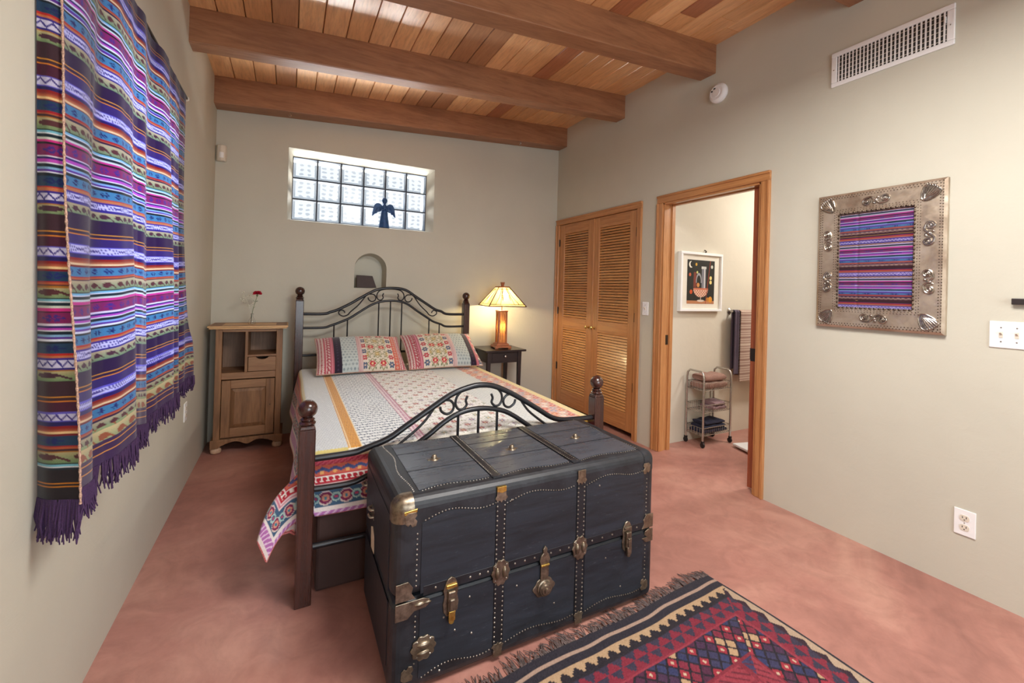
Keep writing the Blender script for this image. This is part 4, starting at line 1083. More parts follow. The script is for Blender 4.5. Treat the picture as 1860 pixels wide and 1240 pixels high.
# latches
def latch(cx, cz, s, gold):
    o = [(-.020, .052), (-.012, .066), (0, .072), (.012, .066), (.020, .052), (.026, .030), (.022, .010), (.027, -.014), (.024, -.040), (.014, -.054), (-.014, -.054), (-.024, -.040), (-.027, -.014), (-.022, .010), (-.026, .030)]
    b = build('latch', MB().prism([(cx + u * s, cz + w * s) for u, w in o], FRT, .002, .008), M['oldbrass'], trunk, bevel=.002)
    build('hasp', MB().box((cx - .013 * s, TY0 - .020, cz - .036 * s), (cx + .013 * s, TY0 - .008, cz + .030 * s)).box((cx - .009 * s, TY0 - .026, cz - .030 * s), (cx + .009 * s, TY0 - .018, cz + .008 * s)), M['oldbrass'], b, bevel=.003)
    build('latch_lever', MB().box((cx - .011 * s, TY0 - .024, cz - .062 * s), (cx + .011 * s, TY0 - .014, cz - .030 * s)).lathe((cx, TY0 - .012, cz - .066 * s), [(.0095 * s, 0), (.0095 * s, -.008), (.004, -.010)], 'y', 14), M['oldgold'] if gold else M['oldbrass'], b, bevel=.002)
    build('top_clip', MB().box((cx - .019 * s, TY0 - .014, cz + .038 * s), (cx + .019 * s, TY0 - .007, cz + .050 * s)), M['oldgold'] if gold else M['oldbrass'], b, bevel=.002)
latch(1.052, .272, 1.0, True); latch(1.806, .292, .95, False)
b = build('lock_plate', lobed(1.412, .205, .045, .034, FRT, .002, .007, 3), M['oldbrass'], trunk, bevel=.002)
build('lock_cylinder', MB().lathe((1.412, TY0 - .006, .205), [(.030, 0), (.030, -.006), (.026, -.008), (.024, -.014), (.020, -.015), (.018, -.020), (.010, -.021), (.009, -.026), (.003, -.027)], 'y', 28), M['oldbrass'], b)
o = [(-.017, -.02), (-.017, .042), (-.022, .060), (-.016, .078), (-.008, .086), (-.009, .100), (0, .112), (.009, .100), (.008, .086), (.016, .078), (.022, .060), (.017, .042), (.017, -.02)]
build('lock_hasp', MB().prism([(1.412 + u, .246 + w) for u, w in o], FRT, .003, .010), M['oldbrass'], b, bevel=.002)
build('hasp_bar', MB().box((1.412 - .018, TY0 - .014, .284), (1.412 + .018, TY0 - .008, .292)), M['oldgold'], b, bevel=.002)
# lid bumpers
for x, y in ((1.071, -2.575), (1.399, -2.597), (1.731, -2.585)):
    mb = MB().lathe((x, y, TH + .002), [(.018, 0), (.016, .004), (.011, .006), (.010, .013), (.007, .018), (.002, .020)], n=16)
    mb.box((x - .026, y - .006, TH + .001), (x + .026, y + .006, TH + .0045))
    build('lid_bumper', mb, M['oldbrass'], trunk)
# left end: panel, paper tag, handle mounts, binding lines
n = 20; o = [(TY0 + .05, .05), (TY1 - .05, .05), (TY1 - .05, .285), (TY0 + .05, .285)]; build('end_panel', MB().prism(o, LFT, 0, .002), M['canvas'], trunk)
o = [(TY0 + .05, .318), (TY1 - .05, .318), (TY1 - .05, .56), (TY0 + .05, .56)]; build('end_panel', MB().prism(o, LFT, 0, .002), M['canvas'], trunk)
build('paper_tag', MB().prism([(-2.555, .300), (-2.495, .296), (-2.488, .370), (-2.52, .385), (-2.550, .362)], LFT, .002, .003), M['paper'], trunk, label='torn paper shipping tag')
for y, z in ((-2.352, .478), (-2.515, .452), (-2.515, .425)):
    build('handle_loop', MB().tube(spline([(TX0 - .002, y - .018, z), (TX0 - .014, y - .012, z), (TX0 - .016, y + .012, z), (TX0 - .002, y + .018, z)], 5), .005, 8).box((TX0 - .004, y - .024, z - .010), (TX0, y + .024, z + .010)), M['stud'], trunk)

# ------------------------------------------------------------------ small pine cabinet
cab = thing('pine_cabinet', (.295, -.18, 0), 'small weathered pine cabinet with cubbies, drawer and door in the corner beside the bed', 'cabinet')
cx0, cx1, cf, cb = .076, .518, -.325, -.025
mb = MB().box((cx0, cf + .02, .10), (cx0 + .018, cb, .938)).box((cx1 - .018, cf + .02, .10), (cx1, cb, .938))
mb.box((cx0 + .018, cf + .03, .10), (cx1 - .018, cb, .118)); build('carcass', mb, M['pine'], cab, bevel=.002)
for x0, x1 in ((cx0, cx0 + .042), (cx1 - .042, cx1)): build('face_stile', MB().box((x0, cf, .095), (x1, cf + .022, .938)), M['pine'], cab, bevel=.003)
build('back_panel', MB().box((cx0 + .01, cb - .012, .12), (cx1 - .01, cb, .938)), M['pineback'], cab)
build('top_rail', MB().box((cx0 + .042, cf, .915), (cx1 - .042, cf + .022, .938)), M['pineh'], cab, bevel=.002)
build('middle_rail', MB().box((cx0 + .042, cf, .556), (cx1 - .042, cf + .022, .606)), M['pineh'], cab, bevel=.003)
build('shelf', MB().box((cx0 + .018, cf + .01, .588), (cx1 - .018, cb - .012, .606)), M['pineh'], cab)
build('divider', MB().box((.266, cf + .002, .606), (.285, cb - .012, .925)), M['pine'], cab, bevel=.002)
build('shelf', MB().box((.285, cf + .002, .722), (cx1 - .018, cb - .012, .737)), M['pineh'], cab, bevel=.001)
n = 14; o = [(.289, .610), (.4755, .610), (.4755, .719)] + [(.425 - .085 * (k / n), .719 - .020 * math.sin(PI * k / n) ** .6) for k in range(n + 1)] + [(.289, .719)]
dr = build('drawer', MB().prism(o, lambda a, b, d: (a, d, b), cf + .001, cf + .020), M['pineh'], cab, bevel=.0015)
mb = MB().box((.292, cf + .02, .612), (.472, cb - .02, .622)); build('drawer_box', mb, M['pineback'], dr)
door = build('door', MB().box((cx0 + .046, cf - .002, .118), (cx0 + .104, cf + .020, .548)).box((cx1 - .104, cf - .002, .118), (cx1 - .046, cf + .020, .548)), M['pine'], cab, bevel=.003)
for zl, zh in ((.486, .548), (.118, .186)): build('door_rail', MB().box((cx0 + .104, cf - .0015, zl), (cx1 - .104, cf + .019, zh)), M['pineh'], door, bevel=.003)
p0, p1, q0, q1 = cx0 + .104, cx1 - .104, .186, .486
mb = MB(); e = .028; oo = [(p0, q0), (p1, q0), (p1, q1), (p0, q1)]; ii = [(p0 + e, q0 + e), (p1 - e, q0 + e), (p1 - e, q1 - e), (p0 + e, q1 - e)]
for k in range(4):
    a, b, c, d = oo[k], oo[(k + 1) % 4], ii[(k + 1) % 4], ii[k]
    mb.quad((a[0], cf + .016, a[1]), (b[0], cf + .016, b[1]), (c[0], cf + .004, c[1]), (d[0], cf + .004, d[1]))
mb.quad(*[(x, cf + .003, z) for x, z in ii])
for k in range(4):
    c, d = ii[(k + 1) % 4], ii[k]; mb.quad((d[0], cf + .004, d[1]), (c[0], cf + .004, c[1]), (c[0], cf + .003, c[1]), (d[0], cf + .003, d[1]))
build('raised_panel', mb, M['pine'], door)
build('keyhole', MB().lathe((cx1 - .075, cf - .0005, .345), [(.004, 0), (.004, -.002), (.001, -.0022)], 'y', 10), M['dark'], door)
build('cabinet_top', MB().box((.034, -.352, .938), (.548, -.018, .950)).box((.026, -.360, .950), (.556, -.014, .962)), M['pinetop'], cab, bevel=.004)
build('top_frame', MB().box((.036, -.350, .9615), (.546, -.320, .9635)).box((.036, -.06, .9615), (.546, -.025, .9635)).box((.036, -.320, .9615), (.11, -.06, .9635)).box((.47, -.320, .9615), (.546, -.06, .9635)), M['pineh'], cab)
n = 40; bot = []
for k in range(n + 1):
    t = k / n; x = .060 + t * .474; e = abs(t - .5) * 2
    z = .048 + (.030 if e < .62 else .030 * max(0, 1 - (e - .62) / .16)) - .012 * max(0, 1 - abs(e - .0) / .22) - .008 * math.cos(e * 9) * (e < .7)
    bot.append((x, z if e < .80 else .044))
mb = MB().prism(bot + [(.534, .100), (.060, .100)], lambda a, b, d: (a, d, b), cf - .010, cf + .010); mb.box((.060, cf - .008, .098), (.534, cf + .012, .108))
mb.box((.060, cf, .050), (.078, cb, .104)); mb.box((.516, cf, .050), (.534, cb, .104)); build('scalloped_apron', mb, M['pine'], cab, bevel=.002)
for x in (.094, .500):
    for y in (cf + .030, cb - .04): build('bun_foot', MB().lathe((x, y, 0), [(.022, 0), (.034, .008), (.037, .022), (.034, .036), (.026, .046), (.026, .052)], n=20), M['foot'], cab)

# vase with carnation
t = thing('bud_vase', (.298, -.205, .9636), 'tiny clear glass bud vase holding the carnation on the pine cabinet', 'vase')
prof = [(.010, 0), (.022, .001), (.027, .012), (.025, .026), (.016, .042), (.0085, .056), (.008, .070), (.0115, .082)]
mb = MB().lathe((.298, -.205, .9636), prof + [(r - .0018, h + (.002 if i == len(prof) - 1 else 0)) for i, (r, h) in reversed(list(enumerate(prof[1:], 1)))], n=24); build('glass_body', mb, M['glass'], t)
fl = thing('carnation', (.296, -.205, .970), 'single red carnation with a dry white sprig in the bud vase', 'flower')
st = [(.290, -.203, .970), (.296, -.204, 1.03), (.305, -.202, 1.09), (.320, -.200, 1.15), (.328, -.198, 1.185)]
build('stem', MB().tube(spline(st, 5), .0022, 6), M['green'], fl)
mb = MB(); mb.lathe((.329, -.198, 1.182), [(.003, 0), (.006, .006), (.0065, .014), (.005, .018)], n=10)
for p, d in (((.303, -.202, 1.085), (.018, .006, .020)), ((.316, -.2, 1.135), (-.016, .004, .02)), ((.318, -.2, 1.14), (.02, -.006, .008))):
    a = Vector(p); b = a + Vector(d); s = Vector((0, .004, 0)); m_ = (a + b) / 2
    mb.add([a, m_ + s + Vector((0, 0, .004)), b, m_ - s + Vector((0, 0, .004))], [(0, 1, 2, 3)])
build('leaves', mb, M['green'], fl)
mb = MB()
for k in range(70):
    a = random.uniform(0, 2 * PI); e = math.asin(random.uniform(-.35, 1)); r = random.uniform(.025, .036)
    c = Vector((.330, -.198, 1.207)); dv = Vector((math.cos(a) * math.cos(e), math.sin(a) * math.cos(e), math.sin(e) * .75))
    tip = c + dv * r; tz = dv.cross(Vector((0, 0, 1))); tz = tz.normalized() if tz.length > 1e-3 else Vector((1, 0, 0)); n2 = dv.cross(tz)
    w = .013; pts = [c + dv * .004]
    for j in range(5): f = (j - 2) / 2; pts.append(tip + tz * w * f + n2 * (.003 * (-1) ** j) - dv * .004 * abs(f))
    mb.add(pts, [(0, 1, 2), (0, 2, 3), (0, 3, 4), (0, 4, 5)])
build('blossom', mb, M['petal'], fl)
mb = MB()
tips = []
main = spline([(.292, -.206, .975), (.288, -.206, 1.05), (.272, -.205, 1.12), (.245, -.202, 1.18)], 5); mb.tube(main, .0012, 5)
for k in range(13):
    i = random.randint(8, len(main) - 1); p = Vector(main[i]); q = p + Vector((random.uniform(-.045, .03), random.uniform(-.02, .02), random.uniform(.005, .035)))
    mb.tube([p, q], .0008, 4)
    for _ in range(3): mb.ball(q + Vector((random.uniform(-.007, .007), random.uniform(-.007, .007), random.uniform(-.006, .006))), random.uniform(.0035, .0058), 6)
build('sprig', mb, M['baby'], fl)

# ------------------------------------------------------------------ bedside table and lamp
tb = thing('side_table', (2.46, -.24, 0), 'small dark square bedside table with one drawer under the lamp', 'table')
build('table_top', MB().box((2.238, -.425, .683), (2.682, -.05, .702)), M['espresso'], tb, bevel=.004)
for x in (2.285, 2.620):
    for y in (-.385, -.085):
        mb = MB(); h0, h1 = .012, .019; mb.frustum((x, y), 0, .683, h0, h1); build('leg', mb, M['espresso'], tb, bevel=.002)
mb = MB().box((2.29, -.392, .575), (2.615, -.376, .683)).box((2.29, -.095, .575), (2.615, -.080, .683)).box((2.278, -.385, .575), (2.292, -.085, .683)).box((2.613, -.385, .575), (2.627, -.085, .683))
build('apron', mb, M['espresso'], tb)
dr = build('drawer', MB().box((2.322, -.398, .588), (2.585, -.388, .672)), M['espresso'], tb, bevel=.002)
build('knob', MB().lathe((2.455, -.397, .640), [(.006, 0), (.006, -.010), (.012, -.014), (.013, -.020), (.008, -.025), (.002, -.026)], 'y', 16), M['chrome'], dr, label='small round metal drawer knob')

lx, ly, la = 2.478, -.255, math.radians(-8)
lamp = thing('table_lamp', (lx, ly, .702), 'lit table lamp with stained glass pyramid shade and copper column on the bedside table', 'lamp')
def R(mb): return mb.rotz(la, (lx, ly))
mb = MB()
for a in (-1, 1):
    for b in (-1, 1): mb.box((lx + a * .068 - .016, ly + b * .068 - .016, .702), (lx + a * .068 + .016, ly + b * .068 + .016, .715))
mb.frustum((lx, ly), .713, .732, .086, .082); mb.frustum((lx, ly), .732, .752, .066, .063)
build('base', R(mb), M['copper'], lamp, bevel=.003)
mb = MB(); c = .048
for a in (-1, 1):
    for b in (-1, 1): mb.box((lx + a * (c - .008) - .008, ly + b * (c - .008) - .008, .752), (lx + a * (c - .008) + .008, ly + b * (c - .008) + .008, 1.075))
mb.frustum((lx, ly), 1.070, 1.084, .053, .050); mb.frustum((lx, ly), .752, .762, .052, .050)
build('column_frame', R(mb), M['copper'], lamp, bevel=.002)
def lampglass(name, c, strength, rough=.3):
    m = NT(name); v = m.coord(); f = m.noise(v, 22, 4, .6, 1)
    col = m.ramp(f, [(.3, tuple(x * .75 for x in c)), (.7, c)])
    tl = m.node('ShaderNodeBsdfTranslucent'); m.link(col, tl.inputs['Color'])
    tr = m.node('ShaderNodeBsdfTransparent'); m.link(col, tr.inputs['Color'])
    em = m.node('ShaderNodeEmission'); m.link(col, em.inputs['Color']); em.inputs['Strength'].default_value = strength
    mx = m.node('ShaderNodeMixShader'); mx.inputs[0].default_value = .18; m.link(tl.outputs[0], mx.inputs[1]); m.link(tr.outputs[0], mx.inputs[2])
    gl = m.node('ShaderNodeBsdfGlossy'); gl.inputs['Roughness'].default_value = rough
    m2 = m.node('ShaderNodeMixShader'); m2.inputs[0].default_value = .05; m.link(mx.outputs[0], m2.inputs[1]); m.link(gl.outputs[0], m2.inputs[2])
    ad = m.node('ShaderNodeAddShader'); m.link(m2.outputs[0], ad.inputs[0]); m.link(em.outputs[0], ad.inputs[1])
    m.link(ad.outputs[0], m.out.inputs['Surface']); return m.m
M['mica'] = lampglass('lit cream glass', S(200, 182, 130), .13)
M['amber'] = lampglass('lit amber glass', S(214, 150, 76), .25)
mb = MB(); g = c - .010
for s in (-1, 1):
    mb.quad((lx - g, ly + s * g, .76), (lx + g, ly + s * g, .76), (lx + g, ly + s * g, 1.072), (lx - g, ly + s * g, 1.072))
    mb.quad((lx + s * g, ly - g, .76), (lx + s * g, ly + g, .76), (lx + s * g, ly + g, 1.072), (lx + s * g, ly - g, 1.072))
build('column_glass', R(mb), M['amber'], lamp)
mb = MB()
for s in (-1, 1):
    for P in (((-.038, .84), (0, .92), (.038, .84)), ((-.038, 1.0), (0, .92), (.038, 1.0)), ((0, .92), (0, 1.07)), ((0, .76), (0, .92)), ((-.018, .79), (-.018, .86)), ((.018, .98), (.018, 1.05))):
        mb.tube([(lx + a, ly + s * (g + .001), z) for a, z in P], .0018, 5); mb.tube([(lx + s * (g + .001), ly + a, z) for a, z in P], .0018, 5)
build('column_lead', R(mb), M['coppdark'], lamp)
build('stem_rod', MB().tube([(lx, ly, 1.08), (lx, ly, 1.33)], .005, 8), M['coppdark'], lamp)
hb_, ht_, zb_, zt_ = .192, .055, 1.130, 1.318
sh = MB(); fr = MB(); ins = MB()
cs = [(-1, -1), (1, -1), (1, 1), (-1, 1)]
for k in range(4):
    a, b = cs[k], cs[(k + 1) % 4]
    P = lambda u, w: tuple(Vector((lx, ly, zb_)) + Vector((a[0] + (b[0] - a[0]) * u, a[1] + (b[1] - a[1]) * u, 0)) * (hb_ + (ht_ - hb_) * w) + Vector((0, 0, (zt_ - zb_) * w)))
    sh.quad(P(0, 0), P(1, 0), P(1, 1), P(0, 1))
    fr.tube([P(0, 0), P(0, 1)], [.0055, .0045], 6); fr.tube([P(0, 0), P(1, 0)], .0045, 6); fr.tube([P(0, 1), P(1, 1)], .004, 6)
    for q in (((.0, .10), (1, .10)), ((.30, .10), (.36, .98)), ((.70, .10), (.64, .98)), ((.36, .30), (.33, .62), (.42, .90)), ((.64, .30), (.67, .62), (.58, .90)), ((.16, .1), (.24, .5), (.30, .95)), ((.84, .1), (.76, .5), (.70, .95)), ((0, .90), (1, .90))):
        ins.tube([P(u, w) for u, w in q], .0028, 5)
    for u0 in (.33, .60):
        ins.add([P(u0, .45), P(u0 + .035, .62), P(u0 + .07, .45), P(u0 + .035, .28)], [(0, 1, 2, 3)])
shade = build('shade', R(sh), M['mica'], lamp)
build('shade_frame', R(fr), M['coppdark'], shade); build('shade_lead', R(ins), M['coppdark'], shade)
build('cap', R(MB().frustum((lx, ly), 1.316, 1.326, .062, .058)), M['copper'], lamp, bevel=.002)
build('finial', R(MB().frustum((lx, ly), 1.326, 1.368, .011, .019)), M['copper'], lamp, bevel=.002)
M['bulb'] = emit('lit bulb', S(255, 226, 170), 14)
build('bulb', MB().ball((lx, ly, 1.162), .016, 14, (1, 1, 1.2)), M['bulb'], lamp, label='glowing bulb under the shade')
build('night_bulb', MB().ball((lx, ly, .92), .007, 10, (1, 1, 1.4)), M['bulb'], lamp, label='small glowing bulb inside the column')

# ------------------------------------------------------------------ angel on the window ledge, book in the niche
an = thing('angel_figurine', (1.345, .045, 1.848), 'blue angel figurine with spread wings standing on the glass block window ledge', 'figurine')
ax, ay, az = 1.345, .045, 1.850
mb = MB().lathe((ax, ay, az), [(.050, 0), (.047, .02), (.040, .07), (.033, .12), (.028, .16), (.030, .185), (.027, .205), (.014, .222), (.011, .232), (.018, .242), (.024, .256), (.024, .270), (.016, .284), (.003, .290)], n=24)
build('robe', mb, M['angel'], an)
for s in (-1, 1):
    o = [(.016, .205), (.035, .228), (.058, .236), (.082, .226), (.096, .200), (.103, .160), (.110, .112), (.096, .118), (.084, .132), (.070, .136), (.058, .150), (.044, .152), (.030, .160), (.018, .168)]
    P = spline(o, 4, True); f = lambda a, b, d: (ax + s * a, ay + d + a * .12, az + b)
    w = build('wing', MB().prism(P, f, .004, .014), M['angel'], an, bevel=.002)
    mb = MB()
    for k in range(4): mb.tube([f(.024 + k * .006, .205 - k * .004, .003), f(.060 + k * .008, .196 - k * .012, .003), f(.100 - k * .012, .130 + k * .006, .003)], .0022, 5)
    build('feather_ridge', mb, M['angel'], w)
mb = MB().tube(spline([(ax - .03, ay - .004, az + .195), (ax - .030, ay - .028, az + .165), (ax - .004, ay - .040, az + .172)], 5), .009, 8).tube(spline([(ax + .03, ay - .004, az + .195), (ax + .030, ay - .028, az + .165), (ax + .004, ay - .040, az + .172)], 5), .009, 8)
build('folded_arms', mb, M['angel'], an)
bk = thing('leaning_book', (1.195, .06, nz0), 'dark brown book leaning tilted inside the arched wall niche', 'book')
# slab leaning back against the niche, its right edge raked
fB = lambda a, b, d: (a, .030 + d + b * .30, nz0 + .004 + b)
build('cover', MB().prism([(1.112, 0), (1.290, 0), (1.256, .112), (1.112, .116)], fB, 0, .004), M['book'], bk, bevel=.002)
build('page_block', MB().prism([(1.115, .003), (1.284, .003), (1.251, .108), (1.115, .112)], fB, .004, .018), M['paper'], bk)
build('cover', MB().prism([(1.112, 0), (1.290, 0), (1.256, .112), (1.112, .116)], fB, .018, .022), M['book'], bk, bevel=.002)

# ------------------------------------------------------------------ hanging striped textile on the left wall
hang = thing('hanging_textile', (.06, -2.0, 1.5), 'large striped woven textile with plum fringe hanging on the wall beside the bed', 'wall hanging')
ZH = .765; ZTOP = 2.262
def sheet_x(y, z):
    """distance of the cloth from the wall"""
    f = np.clip((ZTOP - z) / (ZTOP - ZH), 0, 1)
    near = np.clip((-y - 1.25) / 1.5, 0, 1)
    base = .048 + .052 * f * (.45 + .55 * near)
    amp = .014 + .024 * np.clip(f * 1.6, 0, 1)
    ph = y + .04 * f
    fold = np.maximum(np.sin(ph * 2 * PI / .27 + 1.0), -.35) * .6 + .45 * np.sin(ph * 2 * PI / .47 + .4 + f) + .18 * np.sin(ph * 2 * PI / .13 + 2 * f)
    return base + amp * fold
def hanging():
    yn = lambda z: -2.745 - 0 * z                 # near edge (trim)
    nu, nv = 330, 560
    zz = np.linspace(ZTOP, ZH, nv); s = np.linspace(0, 1, nu)
    Sg, Zg = np.meshgrid(s, zz); f = (ZTOP - Zg) / (ZTOP - ZH)
    far = -1.36 + .0 * f - .06 * np.sin(f * PI) + .20 * np.clip((f - .80) / .2, 0, 1) ** 2
    Y = -2.745 + (far + 2.745) * Sg
    X = sheet_x(Y, Zg)
    xt = .020 + .080 * f + .004 * np.sin(f * 9)
    k = np.exp(-(Sg * (far + 2.745) / .10) ** 2); X = X * (1 - k) + xt * k
    kf = np.exp(-((1 - Sg) * (far + 2.745) / .05) ** 2) * np.clip(1 - f, 0, 1); X = X * (1 - kf * .6) + .03 * kf * .6
    hem = .018 * np.sin(Y * 2 * PI / .47 + 1.4) * f ** 2
    Zs = Zg + hem - .02 * k * f
    C = stripe_colors((ZTOP - Zg) + .0 * Sg, Y, PAL_A, .400, .034)
    C = np.clip(((C - 120) * 1.12 + 106) * np.array((.88, .92, 1.08)), 8, 255)  # bluish cast of the window backlight tinted into the sheet colours
    m = Zg < ZH + .105; C[m] = (62, 38, 82); 
    for a, b in ((.030, .0335), (.052, .054)): C[(Zg > ZH + a) & (Zg < ZH + b)] = (220, 150, 66)
    m = (Zg > ZH + .065) & (Zg < ZH + .105); C[m] = stripe_colors((ZTOP - Zg), Y, [(20, GOLD, (150, 84, 60), 'bird')], .040, .05)[m]
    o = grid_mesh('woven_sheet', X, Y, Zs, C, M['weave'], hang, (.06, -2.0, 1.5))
    # return of the cloth towards the wall at the near end
    nu2 = 40; s2 = np.linspace(0, 1, nu2); S2, Z2 = np.meshgrid(s2, zz); f2 = (ZTOP - Z2) / (ZTOP - ZH)
    xt2 = .020 + .080 * f2 + .004 * np.sin(f2 * 9)
    X2 = .004 + (xt2 - .004) * S2; Y2 = -2.745 + (1 - S2) * (-.045 + .100 * f2) - .012 * np.sin(S2 * PI) * f2 + .003 * np.sin(S2 * 7 + f2 * 3)
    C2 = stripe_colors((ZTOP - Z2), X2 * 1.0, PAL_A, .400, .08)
    dark = np.array((84, 56, 66)); purple = (np.abs(C2 - np.array(DK)).sum(-1) < 12); C2[purple] = dark  # stripes recoloured warmer and darker: the return's lack of light is painted in
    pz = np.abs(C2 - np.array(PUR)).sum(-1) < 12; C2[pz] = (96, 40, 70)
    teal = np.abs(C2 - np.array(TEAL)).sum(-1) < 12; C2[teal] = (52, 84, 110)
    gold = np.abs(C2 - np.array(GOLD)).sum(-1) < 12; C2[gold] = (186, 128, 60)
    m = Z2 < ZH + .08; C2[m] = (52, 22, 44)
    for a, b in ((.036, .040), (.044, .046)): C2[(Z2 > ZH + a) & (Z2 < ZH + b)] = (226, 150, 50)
    C2 = np.clip((C2 - 110) * 1.05 + 78, 0, 255)  # whole return darkened in colour as the unlit side of the cloth
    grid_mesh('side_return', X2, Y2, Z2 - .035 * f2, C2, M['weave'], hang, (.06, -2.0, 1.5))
    # braid along the near edge
    mb = MB(); P = []
    for z in np.linspace(ZTOP, ZH - .02, 150):
        f = (ZTOP - z) / (ZTOP - ZH); P.append((.020 + .080 * f + .004 * math.sin(f * 9) + .002, -2.750, z - .02 * f))
    mb.tube(P, [.0018 + .0013 * (i % 2) for i in range(len(P))], 6)
    build('braid_edge', mb, M['trim_white'], hang)
    # fringe strands
    mb = MB()
    for i in range(520):
        sg = random.random(); fr = -1.16
        y = -2.745 + (fr + 2.745) * sg; f = 1
        j = min(int(sg * (nu - 1)), nu - 1); x = float(X[-1, j]); z = float(Zs[-1, j]); y = float(Y[-1, j]) + random.uniform(-.002, .002)
        ln = random.uniform(.055, .085)
        mb.tube([(x + random.uniform(-.002, .002), y, z + .006), (x + random.uniform(-.006, .006), y + random.uniform(-.006, .006), z - ln * .5), (x + random.uniform(-.010, .010), y + random.uniform(-.010, .010), z - ln)], [.0030, .0026, .0016], 4)
    tag(build('fringe', mb, M['fringe'], hang), kind='stuff')
    mb = MB()
    for i in range(90):
        q = random.random(); j = int(q * (nu2 - 1)); x, y, z = float(X2[-1, j]), float(Y2[-1, j]), ZH - .035
        ln = random.uniform(.075, .105)
        mb.tube([(x, y, z + .006), (x + random.uniform(-.006, .006), y + random.uniform(-.006, .006), z - ln * .5), (x + random.uniform(-.008, .008), y + random.uniform(-.008, .008), z - ln)], [.0028, .0024, .0014], 4)
    tag(build('fringe', mb, M['fringe'], hang), kind='stuff')
hanging()
rod = thing('curtain_rod', (.036, -2.0, 2.262), 'thin rod with small white hook holding up the striped hanging textile', 'curtain rod')
build('rod', MB().tube([(.040, -2.80, 2.268), (.040, -1.335, 2.268)], .006, 8), M['hinge'], rod)
for y in (-2.80, -1.325): build('bracket', MB().tube(spline([(0, y, 2.262), (.03, y, 2.256), (.046, y, 2.262), (.044, y, 2.276)], 5), .0035, 6).lathe((0, y, 2.262), [(.010, 0), (.010, .004), (.004, .006)], 'x', 10), M['ivory'], rod)

